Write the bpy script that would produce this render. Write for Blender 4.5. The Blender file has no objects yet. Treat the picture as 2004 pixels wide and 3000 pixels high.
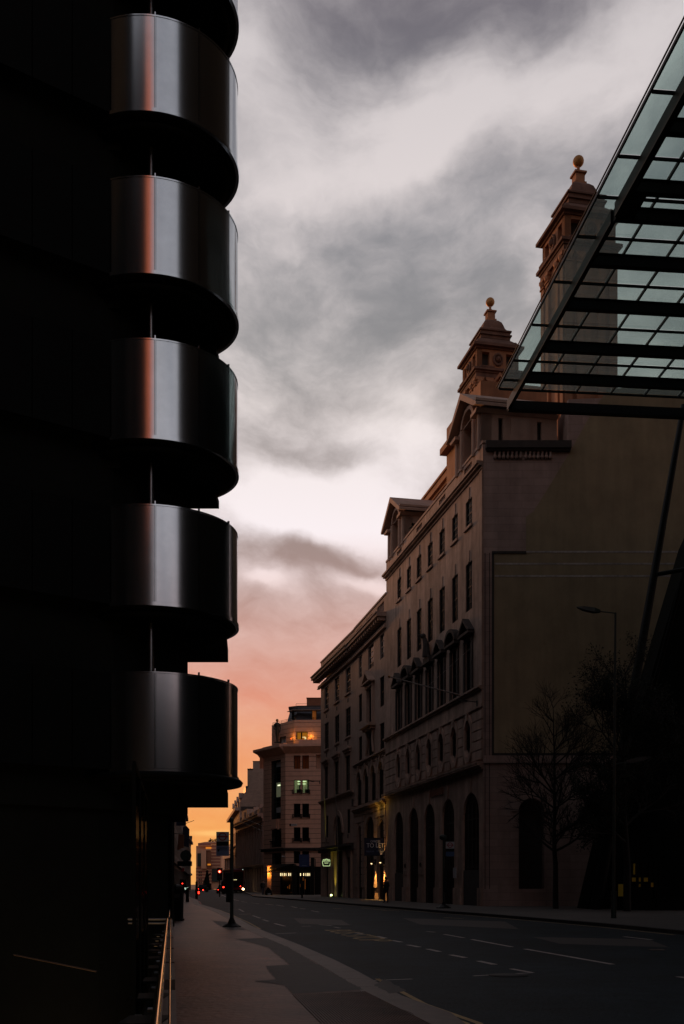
import bpy, math, random
from mathutils import Vector, Matrix
random.seed(7)
scene = bpy.context.scene
col = scene.collection
R = math.radians
F, CX, CY, H = 3000.0, 1002.0, 2590.0, 1.5      # photograph: focal length, principal point, horizon (px), eye height (m)

# ------------------------------------------------------------------ camera
cam = bpy.data.cameras.new('camera'); camo = bpy.data.objects.new('camera', cam); col.objects.link(camo)
cam.sensor_fit = 'VERTICAL'; cam.sensor_height = 36.0; cam.lens = 36.0
cam.shift_y = (CY - 1500.0) / 3000.0
cam.clip_start = 0.05; cam.clip_end = 3000
camo.location = (0, 0, H); camo.rotation_euler = (R(90), 0, 0)
scene.camera = camo
scene.render.resolution_x, scene.render.resolution_y = 684, 1024

def s2l(c):
    return tuple(((v / 255.0) / 12.92 if v <= 10 else ((v / 255.0 + 0.055) / 1.055) ** 2.4) for v in c)

# ------------------------------------------------------------------ world: dusk sky with broken cloud
w = bpy.data.worlds.new('World'); scene.world = w; w.use_nodes = True
nt = w.node_tree; nt.nodes.clear(); N = nt.nodes; L = nt.links
def nd(t, **k):
    n = N.new(t)
    for a, b in k.items(): setattr(n, a, b)
    return n
def mth(op, a, b=None, clamp=False):
    n = nd('ShaderNodeMath', operation=op); n.use_clamp = clamp
    for i, v in enumerate((a, b)):
        if v is None: continue
        if isinstance(v, (int, float)): n.inputs[i].default_value = v
        else: L.new(v, n.inputs[i])
    return n.outputs[0]
def vmt(op, a, b):
    n = nd('ShaderNodeVectorMath', operation=op)
    for i, v in enumerate((a, b)):
        if isinstance(v, tuple): n.inputs[i].default_value = v
        else: L.new(v, n.inputs[i])
    return n
tc = nd('ShaderNodeTexCoord')
D0 = tc.outputs['Generated']
wn = nd('ShaderNodeTexNoise'); wn.inputs['Scale'].default_value = 4.5; wn.inputs['Detail'].default_value = 6; wn.inputs['Roughness'].default_value = 0.52
L.new(D0, wn.inputs['Vector'])
wv = vmt('SUBTRACT', wn.outputs['Color'], (0.5, 0.5, 0.5)).outputs[0]
wv = vmt('MULTIPLY', wv, (0.15, 0.15, 0.11)).outputs[0]
D1 = vmt('ADD', D0, wv).outputs[0]
sep = nd('ShaderNodeSeparateXYZ'); L.new(D1, sep.inputs[0])
az = mth('ARCTAN2', sep.outputs[0], sep.outputs[1])
el = mth('ARCSINE', mth('MAXIMUM', mth('MINIMUM', sep.outputs[2], 1.0), -1.0))
sep0 = nd('ShaderNodeSeparateXYZ'); L.new(D0, sep0.inputs[0])
el0 = mth('ARCSINE', mth('MAXIMUM', mth('MINIMUM', sep0.outputs[2], 1.0), -1.0))
cmb = nd('ShaderNodeCombineXYZ'); L.new(az, cmb.inputs[0]); L.new(el, cmb.inputs[1])
ae = cmb.outputs[0]
cmb0 = nd('ShaderNodeCombineXYZ'); L.new(mth('ARCTAN2', sep0.outputs[0], sep0.outputs[1]), cmb0.inputs[0]); L.new(el0, cmb0.inputs[1])
ae0 = vmt('ADD', cmb0.outputs[0], vmt('MULTIPLY', wv, (.25, .03, 0)).outputs[0]).outputs[0]
# soft cloud masses: (px, py, half width px, half height px, weight) measured as angles of the sky
BL = [(890,1495,270,95,1.0),(1090,1500,150,70,.6),(760,1530,90,50,.3),(1250,1290,110,75,.60),(1060,1395,130,50,.45),(760,1440,60,40,.3),
      (1110,1688,120,26,.75),(785,1735,60,22,.70),(1420,300,300,130,.6),(1250,380,150,80,.38),(760,260,90,180,.34),(1050,520,210,90,.42),
      (820,620,160,70,.30),(1750,230,150,200,.42),(1180,520,90,70,.3),(620,2442,60,7,.85),(1900,150,150,100,.3),
      (1250,60,300,110,-.55),(960,170,120,110,-.16),(1150,980,380,170,-.34),(820,1130,230,130,-.34),(780,850,200,150,-.28),(980,1335,260,50,-.40),(860,1625,180,58,-.85),
      (1080,1640,110,35,-.25),(700,1470,70,70,-.45),(1480,560,150,150,-.22),(1190,780,120,100,-.18),(760,1150,220,130,-.10),
      (1250,1180,160,60,.12),(1650,480,200,150,.05)]
f = None
for px, py, sw, sh, wt in BL:
    a0 = math.atan((px - CX) / F); ca = math.cos(a0)
    e0 = math.atan((CY - py) / F * ca)
    sa = sw / F * ca * ca; se = max(sh / F * math.cos(e0) ** 2, .002)
    v = vmt('SUBTRACT', ae if sh > 12 else ae0, (a0, e0, 0)).outputs[0]
    v = vmt('MULTIPLY', v, (1 / sa, 1 / se, 0)).outputs[0]
    q = vmt('DOT_PRODUCT', v, v).outputs['Value']
    g = mth('MULTIPLY', mth('POWER', 2.71828, mth('MULTIPLY', q, -0.8)), wt)
    f = g if f is None else mth('ADD', f, g)
mp = nd('ShaderNodeMapping'); mp.inputs['Scale'].default_value = (1, 1, 2.0); L.new(D1, mp.inputs[0])
n1 = nd('ShaderNodeTexNoise'); n1.inputs['Scale'].default_value = 5.0; n1.inputs['Detail'].default_value = 9; n1.inputs['Roughness'].default_value = .58
L.new(mp.outputs[0], n1.inputs['Vector'])
n2 = nd('ShaderNodeTexNoise'); n2.inputs['Scale'].default_value = 15.0; n2.inputs['Detail'].default_value = 8; n2.inputs['Roughness'].default_value = .6
L.new(mp.outputs[0], n2.inputs['Vector'])
f = mth('ADD', f, mth('MULTIPLY', mth('SUBTRACT', n1.outputs['Fac'], 0.5), 2.0))
f = mth('ADD', f, mth('MULTIPLY', mth('SUBTRACT', n2.outputs['Fac'], 0.5), .75))
f = mth('ADD', f, 0.34)
fr0 = nd('ShaderNodeMapRange', interpolation_type='SMOOTHSTEP'); L.new(f, fr0.inputs[0]); fr0.inputs[1].default_value = -.22; fr0.inputs[2].default_value = 1.02
f = fr0.outputs[0]
def ramp(stops, fac):
    r = nd('ShaderNodeValToRGB'); e = r.color_ramp.elements
    while len(e) > 1: e.remove(e[-1])
    for i, (p, c) in enumerate(stops):
        x = e[0] if i == 0 else e.new(p)
        x.position = p; x.color = (*s2l(c), 1)
    L.new(fac, r.inputs[0]); return r.outputs[0]
ef = mth('MULTIPLY', el0, 1 / (math.pi / 2), clamp=True)
dg = lambda d: d / 90.0
darkw = ramp([(0,(216,132,60)),(dg(3),(234,144,74)),(dg(6),(236,144,90)),(dg(10),(224,136,108)),(dg(13.5),(194,140,126)),(dg(16.5),(168,140,134)),
              (dg(21),(152,139,135)),(dg(27),(143,141,142)),(dg(33),(134,134,139)),(dg(41),(112,107,115)),(dg(55),(88,84,92)),(1,(66,65,74))], ef)
britw = ramp([(0,(252,196,120)),(dg(3),(250,186,110)),(dg(7),(242,174,128)),(dg(11),(228,176,160)),(dg(15),(238,208,202)),(dg(19),(253,242,244)),
              (dg(25),(242,231,228)),(dg(32),(228,218,217)),(dg(41),(208,201,202)),(dg(55),(150,145,152)),(1,(108,106,116))], ef)
grey = ramp([(0,(84,78,80)),(dg(10),(120,114,120)),(dg(25),(150,148,156)),(dg(38),(140,138,146)),(dg(55),(90,88,96)),(1,(66,65,74))], ef)
def mix(fac, a, b):
    m = nd('ShaderNodeMix', data_type='RGBA')
    L.new(fac, m.inputs[0]) if not isinstance(fac, float) else setattr(m.inputs[0], 'default_value', fac)
    L.new(a, m.inputs[6]); L.new(b, m.inputs[7]); return m.outputs[2]
west = mth('MULTIPLY', mth('ADD', sep0.outputs[1], 0.25), 1.1, clamp=True)
cloud = mix(f, darkw, britw)
greyv = mix(mth('ADD', mth('MULTIPLY', f, .45), .12), grey, britw)
cloud = mix(west, greyv, cloud)
sky = nd('ShaderNodeTexSky', sky_type='NISHITA'); sky.sun_disc = False
SUN_EL, SUN_AZ = 6.5, -22.0
sky.sun_elevation = R(SUN_EL); sky.sun_rotation = R(SUN_AZ)
cl10 = nd('ShaderNodeVectorMath', operation='SCALE'); L.new(cloud, cl10.inputs[0]); cl10.inputs['Scale'].default_value = 10.0
mx = nd('ShaderNodeMix', data_type='RGBA'); mx.inputs[0].default_value = .975
L.new(sky.outputs[0], mx.inputs[6]); L.new(cl10.outputs[0], mx.inputs[7])
bg = nd('ShaderNodeBackground'); bg.inputs['Strength'].default_value = 0.1
L.new(mx.outputs[2], bg.inputs['Color'])
wo = nd('ShaderNodeOutputWorld'); L.new(bg.outputs[0], wo.inputs[0])

# ------------------------------------------------------------------ sun: last low light under the cloud
sl = bpy.data.lights.new('sun', 'SUN'); sl.energy = 1.9; sl.angle = R(10); sl.color = (1.0, .38, .12)
so = bpy.data.objects.new('sun', sl); col.objects.link(so)
dv = Vector((math.sin(R(SUN_AZ)) * math.cos(R(SUN_EL)), math.cos(R(SUN_AZ)) * math.cos(R(SUN_EL)), math.sin(R(SUN_EL))))
so.rotation_euler = dv.to_track_quat('Z', 'Y').to_euler()
scene.view_settings.view_transform = 'Standard'; scene.view_settings.look = 'None'
scene.view_settings.exposure = 0; scene.view_settings.gamma = 1; scene.view_settings.use_curve_mapping = False
scene.cycles.use_denoising = True
scene.cycles.max_bounces = 6; scene.cycles.transparent_max_bounces = 24

# ------------------------------------------------------------------ materials
def pmat(name, c, rough=.6, metal=0.0, var=.12, sc=3.0, streak=0.0, bump=0.0, brick=None, spec=.5, emit=None, es=0, aniso=None):
    m = bpy.data.materials.new(name); m.use_nodes = True
    t = m.node_tree; b = t.nodes['Principled BSDF']; n = t.nodes.new; l = t.links.new
    b.inputs['Roughness'].default_value = rough; b.inputs['Metallic'].default_value = metal
    b.inputs['Specular IOR Level'].default_value = spec
    g = n('ShaderNodeNewGeometry')
    base = n('ShaderNodeRGB'); base.outputs[0].default_value = (*c, 1)
    cur = base.outputs[0]
    def mulc(cur, fac_out, lo, hi):
        mr = n('ShaderNodeMapRange'); mr.inputs[1].default_value = .3; mr.inputs[2].default_value = .7
        mr.inputs[3].default_value = lo; mr.inputs[4].default_value = hi; l(fac_out, mr.inputs[0])
        v = n('ShaderNodeVectorMath'); v.operation = 'SCALE'; l(cur, v.inputs[0]); l(mr.outputs[0], v.inputs['Scale']); return v.outputs[0]
    h = None
    if var > 0:
        no = n('ShaderNodeTexNoise'); no.inputs['Scale'].default_value = sc; no.inputs['Detail'].default_value = 6; no.inputs['Roughness'].default_value = .65
        l(g.outputs['Position'], no.inputs['Vector']); cur = mulc(cur, no.outputs['Fac'], 1 - var, 1 + var); h = no.outputs['Fac']
        no2 = n('ShaderNodeTexNoise'); no2.inputs['Scale'].default_value = sc * .12; no2.inputs['Detail'].default_value = 3
        l(g.outputs['Position'], no2.inputs['Vector']); cur = mulc(cur, no2.outputs['Fac'], 1 - var, 1 + var * .8)
    if streak > 0:
        mpn = n('ShaderNodeMapping'); mpn.inputs['Scale'].default_value = (1.3, 1.3, .16); l(g.outputs['Position'], mpn.inputs[0])
        no = n('ShaderNodeTexNoise'); no.inputs['Scale'].default_value = 1.0; no.inputs['Detail'].default_value = 5; no.inputs['Roughness'].default_value = .6
        l(mpn.outputs[0], no.inputs['Vector']); cur = mulc(cur, no.outputs['Fac'], 1 - streak, 1.05)
    if brick:
        ux, uy, bw, bh = brick
        sp = n('ShaderNodeSeparateXYZ'); l(g.outputs['Position'], sp.inputs[0]); flat = 'paving' in name
        d = n('ShaderNodeVectorMath'); d.operation = 'DOT_PRODUCT'; l(g.outputs['Position'], d.inputs[0]); d.inputs[1].default_value = (ux, uy, 0)
        cb = n('ShaderNodeCombineXYZ'); l(d.outputs['Value'], cb.inputs[0]); l(sp.outputs[1 if flat else 2], cb.inputs[1])
        br = n('ShaderNodeTexBrick'); br.inputs['Scale'].default_value = 1; br.inputs['Brick Width'].default_value = bw; br.inputs['Row Height'].default_value = bh
        br.inputs['Mortar Size'].default_value = .012; br.inputs['Color1'].default_value = (1, 1, 1, 1); br.inputs['Color2'].default_value = (.84, .84, .84, 1)
        br.inputs['Mortar'].default_value = (.6, .6, .6, 1); l(cb.outputs[0], br.inputs['Vector'])
        v = n('ShaderNodeVectorMath'); v.operation = 'MULTIPLY'; l(cur, v.inputs[0]); l(br.outputs['Color'], v.inputs[1]); cur = v.outputs[0]
    l(cur, b.inputs['Base Color'])
    if bump > 0 and h is not None:
        bu = n('ShaderNodeBump'); bu.inputs['Strength'].default_value = bump; bu.inputs['Distance'].default_value = .02
        no = n('ShaderNodeTexNoise'); no.inputs['Scale'].default_value = sc * 6; no.inputs['Detail'].default_value = 4
        l(g.outputs['Position'], no.inputs['Vector']); l(no.outputs['Fac'], bu.inputs['Height']); l(bu.outputs[0], b.inputs['Normal'])
    if emit:
        b.inputs['Emission Color'].default_value = (*emit, 1); b.inputs['Emission Strength'].default_value = es
    return m
def emat(name, c, s):
    m = bpy.data.materials.new(name); m.use_nodes = True; t = m.node_tree
    b = t.nodes['Principled BSDF']; b.inputs['Base Color'].default_value = (*c, 1)
    b.inputs['Emission Color'].default_value = (*c, 1); b.inputs['Emission Strength'].default_value = s
    return m
M = {}
uA = (-.2053, .9787)
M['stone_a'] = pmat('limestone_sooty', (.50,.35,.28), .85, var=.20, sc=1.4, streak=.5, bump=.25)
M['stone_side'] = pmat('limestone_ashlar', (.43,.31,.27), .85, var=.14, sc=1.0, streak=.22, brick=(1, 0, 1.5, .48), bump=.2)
M['stone_b'] = pmat('limestone_brown', (.43,.30,.24), .85, var=.12, sc=1.6, streak=.18, bump=.2)
M['stone_c'] = pmat('pink_limestone', (.64,.38,.28), .8, var=.10, sc=2.0, streak=.06, bump=.15)
M['stone_d'] = pmat('portland_stone', (.46,.33,.28), .85, var=.14, sc=1.2, streak=.2)
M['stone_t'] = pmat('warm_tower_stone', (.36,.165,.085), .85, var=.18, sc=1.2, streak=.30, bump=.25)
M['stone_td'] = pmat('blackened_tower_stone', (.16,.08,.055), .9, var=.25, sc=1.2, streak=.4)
M['render'] = pmat('ochre_render', (.36,.285,.175), .9, var=.14, sc=.7, streak=.22)
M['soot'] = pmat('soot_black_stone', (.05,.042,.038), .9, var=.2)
M['slate'] = pmat('roof_slate', (.075,.075,.09), .6, var=.15, sc=4, brick=(1,0,.4,.3))
M['brick'] = pmat('pale_brick', (.36,.26,.21), .9, var=.12, sc=1.5, brick=(1,0,.5,.25))
M['redbrick'] = pmat('red_brick', (.22,.09,.05), .9, var=.12, sc=2)
M['stripe1'] = pmat('buff_stone_stripe', (.62,.34,.21), .85, var=.08)
M['stripe2'] = pmat('red_stone_stripe', (.36,.13,.09), .85, var=.08)
M['steel'] = pmat('brushed_steel', (.58,.63,.67), .17, metal=1, var=.06, sc=2)
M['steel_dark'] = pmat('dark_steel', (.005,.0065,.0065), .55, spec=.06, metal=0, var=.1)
M['rail'] = pmat('polished_handrail', (.97,.93,.88), .15, metal=1, var=.03)
M['stone_dk'] = pmat('dark_row_stone', (.09,.068,.06), .9, var=.2)  # darker stone for the far left row
M['steel_soft'] = pmat('dull_steel', (.25,.26,.27), .35, metal=1, var=.1)
M['chrome'] = pmat('polished_steel', (.88,.84,.80), .13, metal=1, var=.04)
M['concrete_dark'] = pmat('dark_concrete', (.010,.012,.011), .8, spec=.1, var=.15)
M['black'] = pmat('black_metal', (.010,.010,.010), .5, var=.1, spec=.15)
M['greenblack'] = pmat('dark_green_paint', (.018,.03,.026), .5, var=.1)
M['canopy'] = pmat('painted_canopy_steel', (.009,.012,.012), .55, spec=.2, var=.08)
M['asphalt'] = pmat('asphalt', (.012,.023,.030), .7, var=.45, sc=2.5, bump=.9, spec=.14)
M['asphalt_new'] = pmat('fresh_asphalt', (.036,.029,.027), .7, var=.2, sc=3, bump=.5)
M['paving'] = pmat('york_paving', (.115,.046,.034), .50, var=.42, sc=1.6, bump=.6, spec=.13, brick=(1,0,.9,.6))
M['paving_r'] = pmat('york_paving_far', (.085,.08,.072), .75, var=.2, sc=1.2, bump=.35)
M['kerbstone'] = pmat('granite_kerb', (.11,.075,.06), .6, var=.2, sc=6, bump=.3)
M['kerb_dark'] = pmat('dark_kerb', (.03,.03,.03), .7, var=.2)  # near-black kerb colour, shared with the manhole covers
M['white_paint'] = pmat('worn_white_paint', (.42,.38,.36), .7, var=.35, sc=4)
M['yellow_paint'] = pmat('worn_yellow_paint', (.38,.26,.10), .7, var=.3, sc=4)
M['red_paint'] = pmat('worn_red_paint', (.30,.05,.04), .7, var=.3, sc=4)
M['glass_dark'] = pmat('dark_window_glass', (.003,.004,.004), .06, var=0, spec=.35)
M['glass_dull'] = pmat('dull_window_glass', (.002,.0022,.0022), .3, var=0, spec=.08)
M['frame'] = pmat('painted_window_frame', (.02,.018,.016), .6, var=.1)
M['frame_w'] = pmat('pale_window_bars', (.30,.27,.25), .6, var=.1)
M['gold'] = pmat('gilded_ball', (.42,.20,.06), .6, metal=.3, var=.15, sc=3)
M['bronze'] = pmat('bronze_statue', (.05,.05,.045), .5, metal=.5, var=.2)
M['bark'] = pmat('bark', (.012,.011,.010), .9, var=.25, sc=6)
M['leaf'] = pmat('dark_leaves', (.012,.016,.011), .8, spec=.1, var=.3, sc=5)
M['bus_red'] = pmat('bus_red', (.13,.006,.008), .3, var=.05)
M['car'] = pmat('dark_car_paint', (.02,.02,.022), .25, var=.05)
M['rubber'] = pmat('tyre_rubber', (.01,.01,.01), .8, var=.1)
M['navy'] = pmat('navy_board', (.012,.016,.05), .6, var=.05)
M['white'] = pmat('white_lettering', (.8,.8,.84), .6, var=.05)
M['dimwhite'] = pmat('grey_lettering', (.16,.20,.34), .6, var=.05)
M['signwhite'] = pmat('white_sign_face', (.42,.45,.48), .5, var=.05)
M['sign_red'] = pmat('red_roundel', (.30,.02,.03), .5, var=.05)
M['sign_blue'] = pmat('blue_sign', (.02,.07,.18), .5, var=.05)
M['blue_sign'] = pmat('blue_street_sign', (.01,.03,.12), .5, var=.05)
M['skin'] = pmat('skin', (.35,.2,.15), .6, var=.05)
M['hair'] = pmat('dark_hair', (.02,.015,.012), .7, var=.1)
M['cloth'] = pmat('dark_clothes', (.015,.015,.017), .9, var=.1)
M['jeans'] = pmat('dark_blue_jeans', (.02,.025,.05), .9, var=.1)
M['pale_tower'] = pmat('sunlit_orange_cladding', (.85,.30,.12), .7, var=.05)  # sunset orange put into the colour for the drum streak
M['e_strip'] = emat('stair_light', (.60,.66,.40), .06)
M['room'] = pmat('office_wall', (.55,.60,.45), .8, var=.05)
M['e_office'] = emat('office_ceiling_light', (.9,1,.62), 1.6)
M['e_ember'] = emat('faint_room_glow', (1.0,.20,.05), .009)
M['e_room'] = emat('office_glow', (.60,.62,.30), .26)
M['e_amber'] = emat('amber_room_glow', (1.0,.33,.03), .42)
M['e_amberlow'] = emat('dim_amber_room_glow', (1.0,.33,.04), .035)
M['e_warm'] = emat('warm_lamp', (1,.72,.32), 3.0)
M['e_shop'] = emat('shop_pendant', (1,.80,.42), 1.3)
M['e_orange'] = emat('orange_lamp', (1,.45,.08), 4)
M['e_red'] = emat('red_signal', (1,.03,.015), 5)
M['e_redc'] = emat('red_signal_core', (1,.45,.25), 8)
M['e_green'] = emat('neon_sign', (.62,.80,.38), .75)
M['e_white'] = emat('lit_lettering', (.75,1,.8), .8)
M['e_head'] = emat('headlight', (1,.72,.35), 22)
M['e_yel'] = emat('lit_shop_yellow', (.85,.62,.05), .0035)
M['e_flood'] = emat('ground_floodlight', (.9,1,.35), 5)
M['e_dest'] = emat('destination_display', (1,.9,.4), .9)
def glass_mat(name, tint, haze=.0, refl=.8):
    m = bpy.data.materials.new(name); m.use_nodes = True; t = m.node_tree; t.nodes.clear()
    o = t.nodes.new('ShaderNodeOutputMaterial'); mxs = t.nodes.new('ShaderNodeMixShader')
    tr = t.nodes.new('ShaderNodeBsdfTransparent'); tr.inputs[0].default_value = (*tint, 1)
    gl = t.nodes.new('ShaderNodeBsdfGlossy'); gl.inputs['Roughness'].default_value = .05
    lw = t.nodes.new('ShaderNodeLayerWeight'); lw.inputs[0].default_value = .22; fr = t.nodes.new('ShaderNodeMath'); fr.operation = 'MULTIPLY'; fr.inputs[1].default_value = refl; t.links.new(lw.outputs['Facing'], fr.inputs[0])
    t.links.new(fr.outputs[0], mxs.inputs[0]); t.links.new(tr.outputs[0], mxs.inputs[1]); t.links.new(gl.outputs[0], mxs.inputs[2]); tl_ = t.nodes.new('ShaderNodeBsdfTranslucent'); tl_.inputs[0].default_value = (.75,.85,.83,1); df = t.nodes.new('ShaderNodeMixShader'); df.inputs[0].default_value = haze
    t.links.new(mxs.outputs[0], df.inputs[1]); t.links.new(tl_.outputs[0], df.inputs[2]); t.links.new(df.outputs[0], o.inputs[0])
    return m
M['glass'] = glass_mat('clear_glass', (.72,.78,.76))
M['glass_scr'] = glass_mat('smoked_screen_glass', (.3,.34,.33), refl=.05)
M['glass_can'] = glass_mat('green_canopy_glass', (.83,.945,.915), .08)

# ------------------------------------------------------------------ mesh helpers
class MB:
    def __init__(s): s.v = []; s.f = []; s.sm = []
    def add(s, vs, fs, smooth=False):
        o = len(s.v); s.v += [tuple(v) for v in vs]
        s.f += [tuple(i + o for i in f) for f in fs]; s.sm += [smooth] * len(fs); return s
    def box(s, x0, x1, y0, y1, z0, z1):
        return s.add([(x0,y0,z0),(x1,y0,z0),(x1,y1,z0),(x0,y1,z0),(x0,y0,z1),(x1,y0,z1),(x1,y1,z1),(x0,y1,z1)],
                     [(0,3,2,1),(4,5,6,7),(0,1,5,4),(1,2,6,5),(2,3,7,6),(3,0,4,7)])
    def quad(s, a, b, c, d): return s.add([a,b,c,d], [(0,1,2,3)])
    def prism(s, poly, z0, z1, top=None):       # plan polygon, optional different top polygon
        n = len(poly); t = top or poly
        vs = [(x,y,z0) for x,y in poly] + [(x,y,z1) for x,y in t]
        return s.add(vs, [tuple(range(n-1,-1,-1)), tuple(range(n,2*n))] + [(i,(i+1)%n,n+(i+1)%n,n+i) for i in range(n)])
    def slab(s, poly, y0, y1):                  # polygon in x,z extruded along y
        n = len(poly)
        vs = [(x,y0,z) for x,z in poly] + [(x,y1,z) for x,z in poly]
        return s.add(vs, [tuple(range(n)), tuple(range(2*n-1,n-1,-1))] + [(i,n+i,n+(i+1)%n,(i+1)%n) for i in range(n)])
    def tube(s, a, b, r, r2=None, n=8, smooth=True):
        a, b = Vector(a), Vector(b); r2 = r if r2 is None else r2
        d = (b - a).normalized(); u = d.orthogonal().normalized(); v = d.cross(u)
        vs = []
        for p, q in ((a, r), (b, r2)):
            for i in range(n):
                t = 2*math.pi*i/n; vs.append(p + (u*math.cos(t) + v*math.sin(t))*q)
        s.add(vs, [(i,(i+1)%n,n+(i+1)%n,n+i) for i in range(n)], smooth)
        return s.add(vs, [tuple(range(n-1,-1,-1)), tuple(range(n,2*n))])
    def lathe(s, prof, n=12, c=(0,0), smooth=True):
        vs = []
        for r, z in prof:
            for i in range(n):
                t = 2*math.pi*i/n; vs.append((c[0]+r*math.cos(t), c[1]+r*math.sin(t), z))
        fs = [(k*n+i, k*n+(i+1)%n, (k+1)*n+(i+1)%n, (k+1)*n+i) for k in range(len(prof)-1) for i in range(n)]
        fs += [tuple(range(n-1,-1,-1)), tuple(range((len(prof)-1)*n, len(prof)*n))]
        return s.add(vs, fs, smooth)
    def ball(s, c, r, n=16, m=10):
        return s.lathe([(max(r*math.sin(math.pi*k/m), 1e-4), c[2]-r*math.cos(math.pi*k/m)) for k in range(m+1)], n, (c[0],c[1]))
    def arc(s, cx, cy, r0, r1, a0, a1, z0, z1, n=8, smooth=True):     # plan ring segment, angles in degrees from -Y towards +X
        pts = []
        for r in (r0, r1):
            for i in range(n+1):
                t = R(a0 + (a1-a0)*i/n); pts.append((cx + r*math.sin(t), cy - r*math.cos(t)))
        k = n+1; vs = [(x,y,z0) for x,y in pts] + [(x,y,z1) for x,y in pts]; q = 2*k
        o = [(k+i,k+i+1,q+k+i+1,q+k+i) for i in range(n)]
        s.add(vs, o, smooth)
        i_ = [(i+1,i,q+i,q+i+1) for i in range(n)] + [(i,i+1,k+i+1,k+i) for i in range(n)] + [(q+i+1,q+i,q+k+i,q+k+i+1) for i in range(n)]
        return s.add(vs, i_ + [(0,k,q+k,q), (k+n,n,q+n,q+k+n)])
    def mesh(s, name, mat):
        me = bpy.data.meshes.new(name); me.from_pydata(s.v, [], s.f)
        me.polygons.foreach_set('use_smooth', s.sm)
        if mat: me.materials.append(M[mat] if isinstance(mat, str) else mat)
        me.update(); return me
    def build(s, name, mat, parent=None, loc=(0,0,0), rz=0):
        return link(name, s.mesh(name, mat), parent, loc, rz)
def link(name, data, parent=None, loc=(0,0,0), rz=0):
    o = bpy.data.objects.new(name, data); col.objects.link(o)
    o.location = loc; o.rotation_euler = (0,0,rz)
    if parent is not None: o.parent = parent
    return o
def tag(o, label=None, cat=None, group=None, kind=None):
    if label: o['label'] = label
    if cat: o['category'] = cat
    if group: o['group'] = group
    if kind: o['kind'] = kind
    return o
def thing(name, label, cat, loc=(0,0,0), rz=0, group=None):
    return tag(link(name, None, None, loc, rz), label, cat, group)
def kids(o): return [c for c in bpy.data.objects if c.parent is o]
def copy_tree(o, parent=None, ch=None):
    ch = ch or {}
    if not ch:
        for x in bpy.data.objects:
            if x.parent: ch.setdefault(x.parent.name, []).append(x)
    c = o.copy(); col.objects.link(c); c.parent = parent
    for k in ch.get(o.name, []): copy_tree(k, c, ch)
    return c
def P(px, py, Y): return Vector(((px-CX)/F*Y, Y, H + (CY-py)/F*Y))
def G(px, py, z=0.0):
    Y = (H-z)*F/(py-CY); return Vector(((px-CX)/F*Y, Y, z))
def text(body, size, mat, parent, loc, rot, name='lettering', ext=.01, sx=1.0, align='CENTER'):
    c = bpy.data.curves.new(name, 'FONT'); c.body = body; c.size = size; c.extrude = ext; c.align_x = align; c.align_y = 'CENTER'
    o = bpy.data.objects.new(name, c); me = bpy.data.meshes.new_from_object(o)
    bpy.data.objects.remove(o); bpy.data.curves.remove(c)
    me.materials.clear(); me.materials.append(M[mat])
    o = link(name, me, parent, loc); o.rotation_euler = rot; o.scale = (sx, 1, 1); return o

class Fr:
    """vertical plane of a facade: origin, direction along it; local x along, y outward, z up"""
    def __init__(s, ox, oy, tx, ty):
        s.o = Vector((ox, oy)); d = Vector((tx-ox, ty-oy)); s.L = d.length; s.u = d.normalized(); s.rz = math.atan2(s.u.y, s.u.x)
    def s_(s, px):
        a = (px-CX)/F            # o + s u = t (a,1)
        det = s.u.x - a*s.u.y
        return (a*s.o.y - s.o.x)/det
    def Y(s, px): return s.o.y + s.s_(px)*s.u.y
    def z(s, px, py): return H + (CY-py)/F*s.Y(px)
    def rel(s, base, x, y, z):
        w_ = s.o + s.u*x + Vector((-s.u.y, s.u.x))*y
        d = w_ - base.o; return Vector((d.dot(base.u), d.dot(Vector((-base.u.y, base.u.x))), z))
    def wpt(s, x, y, z):
        w_ = s.o + s.u*x + Vector((-s.u.y, s.u.x))*y; return Vector((w_.x, w_.y, z))

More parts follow.
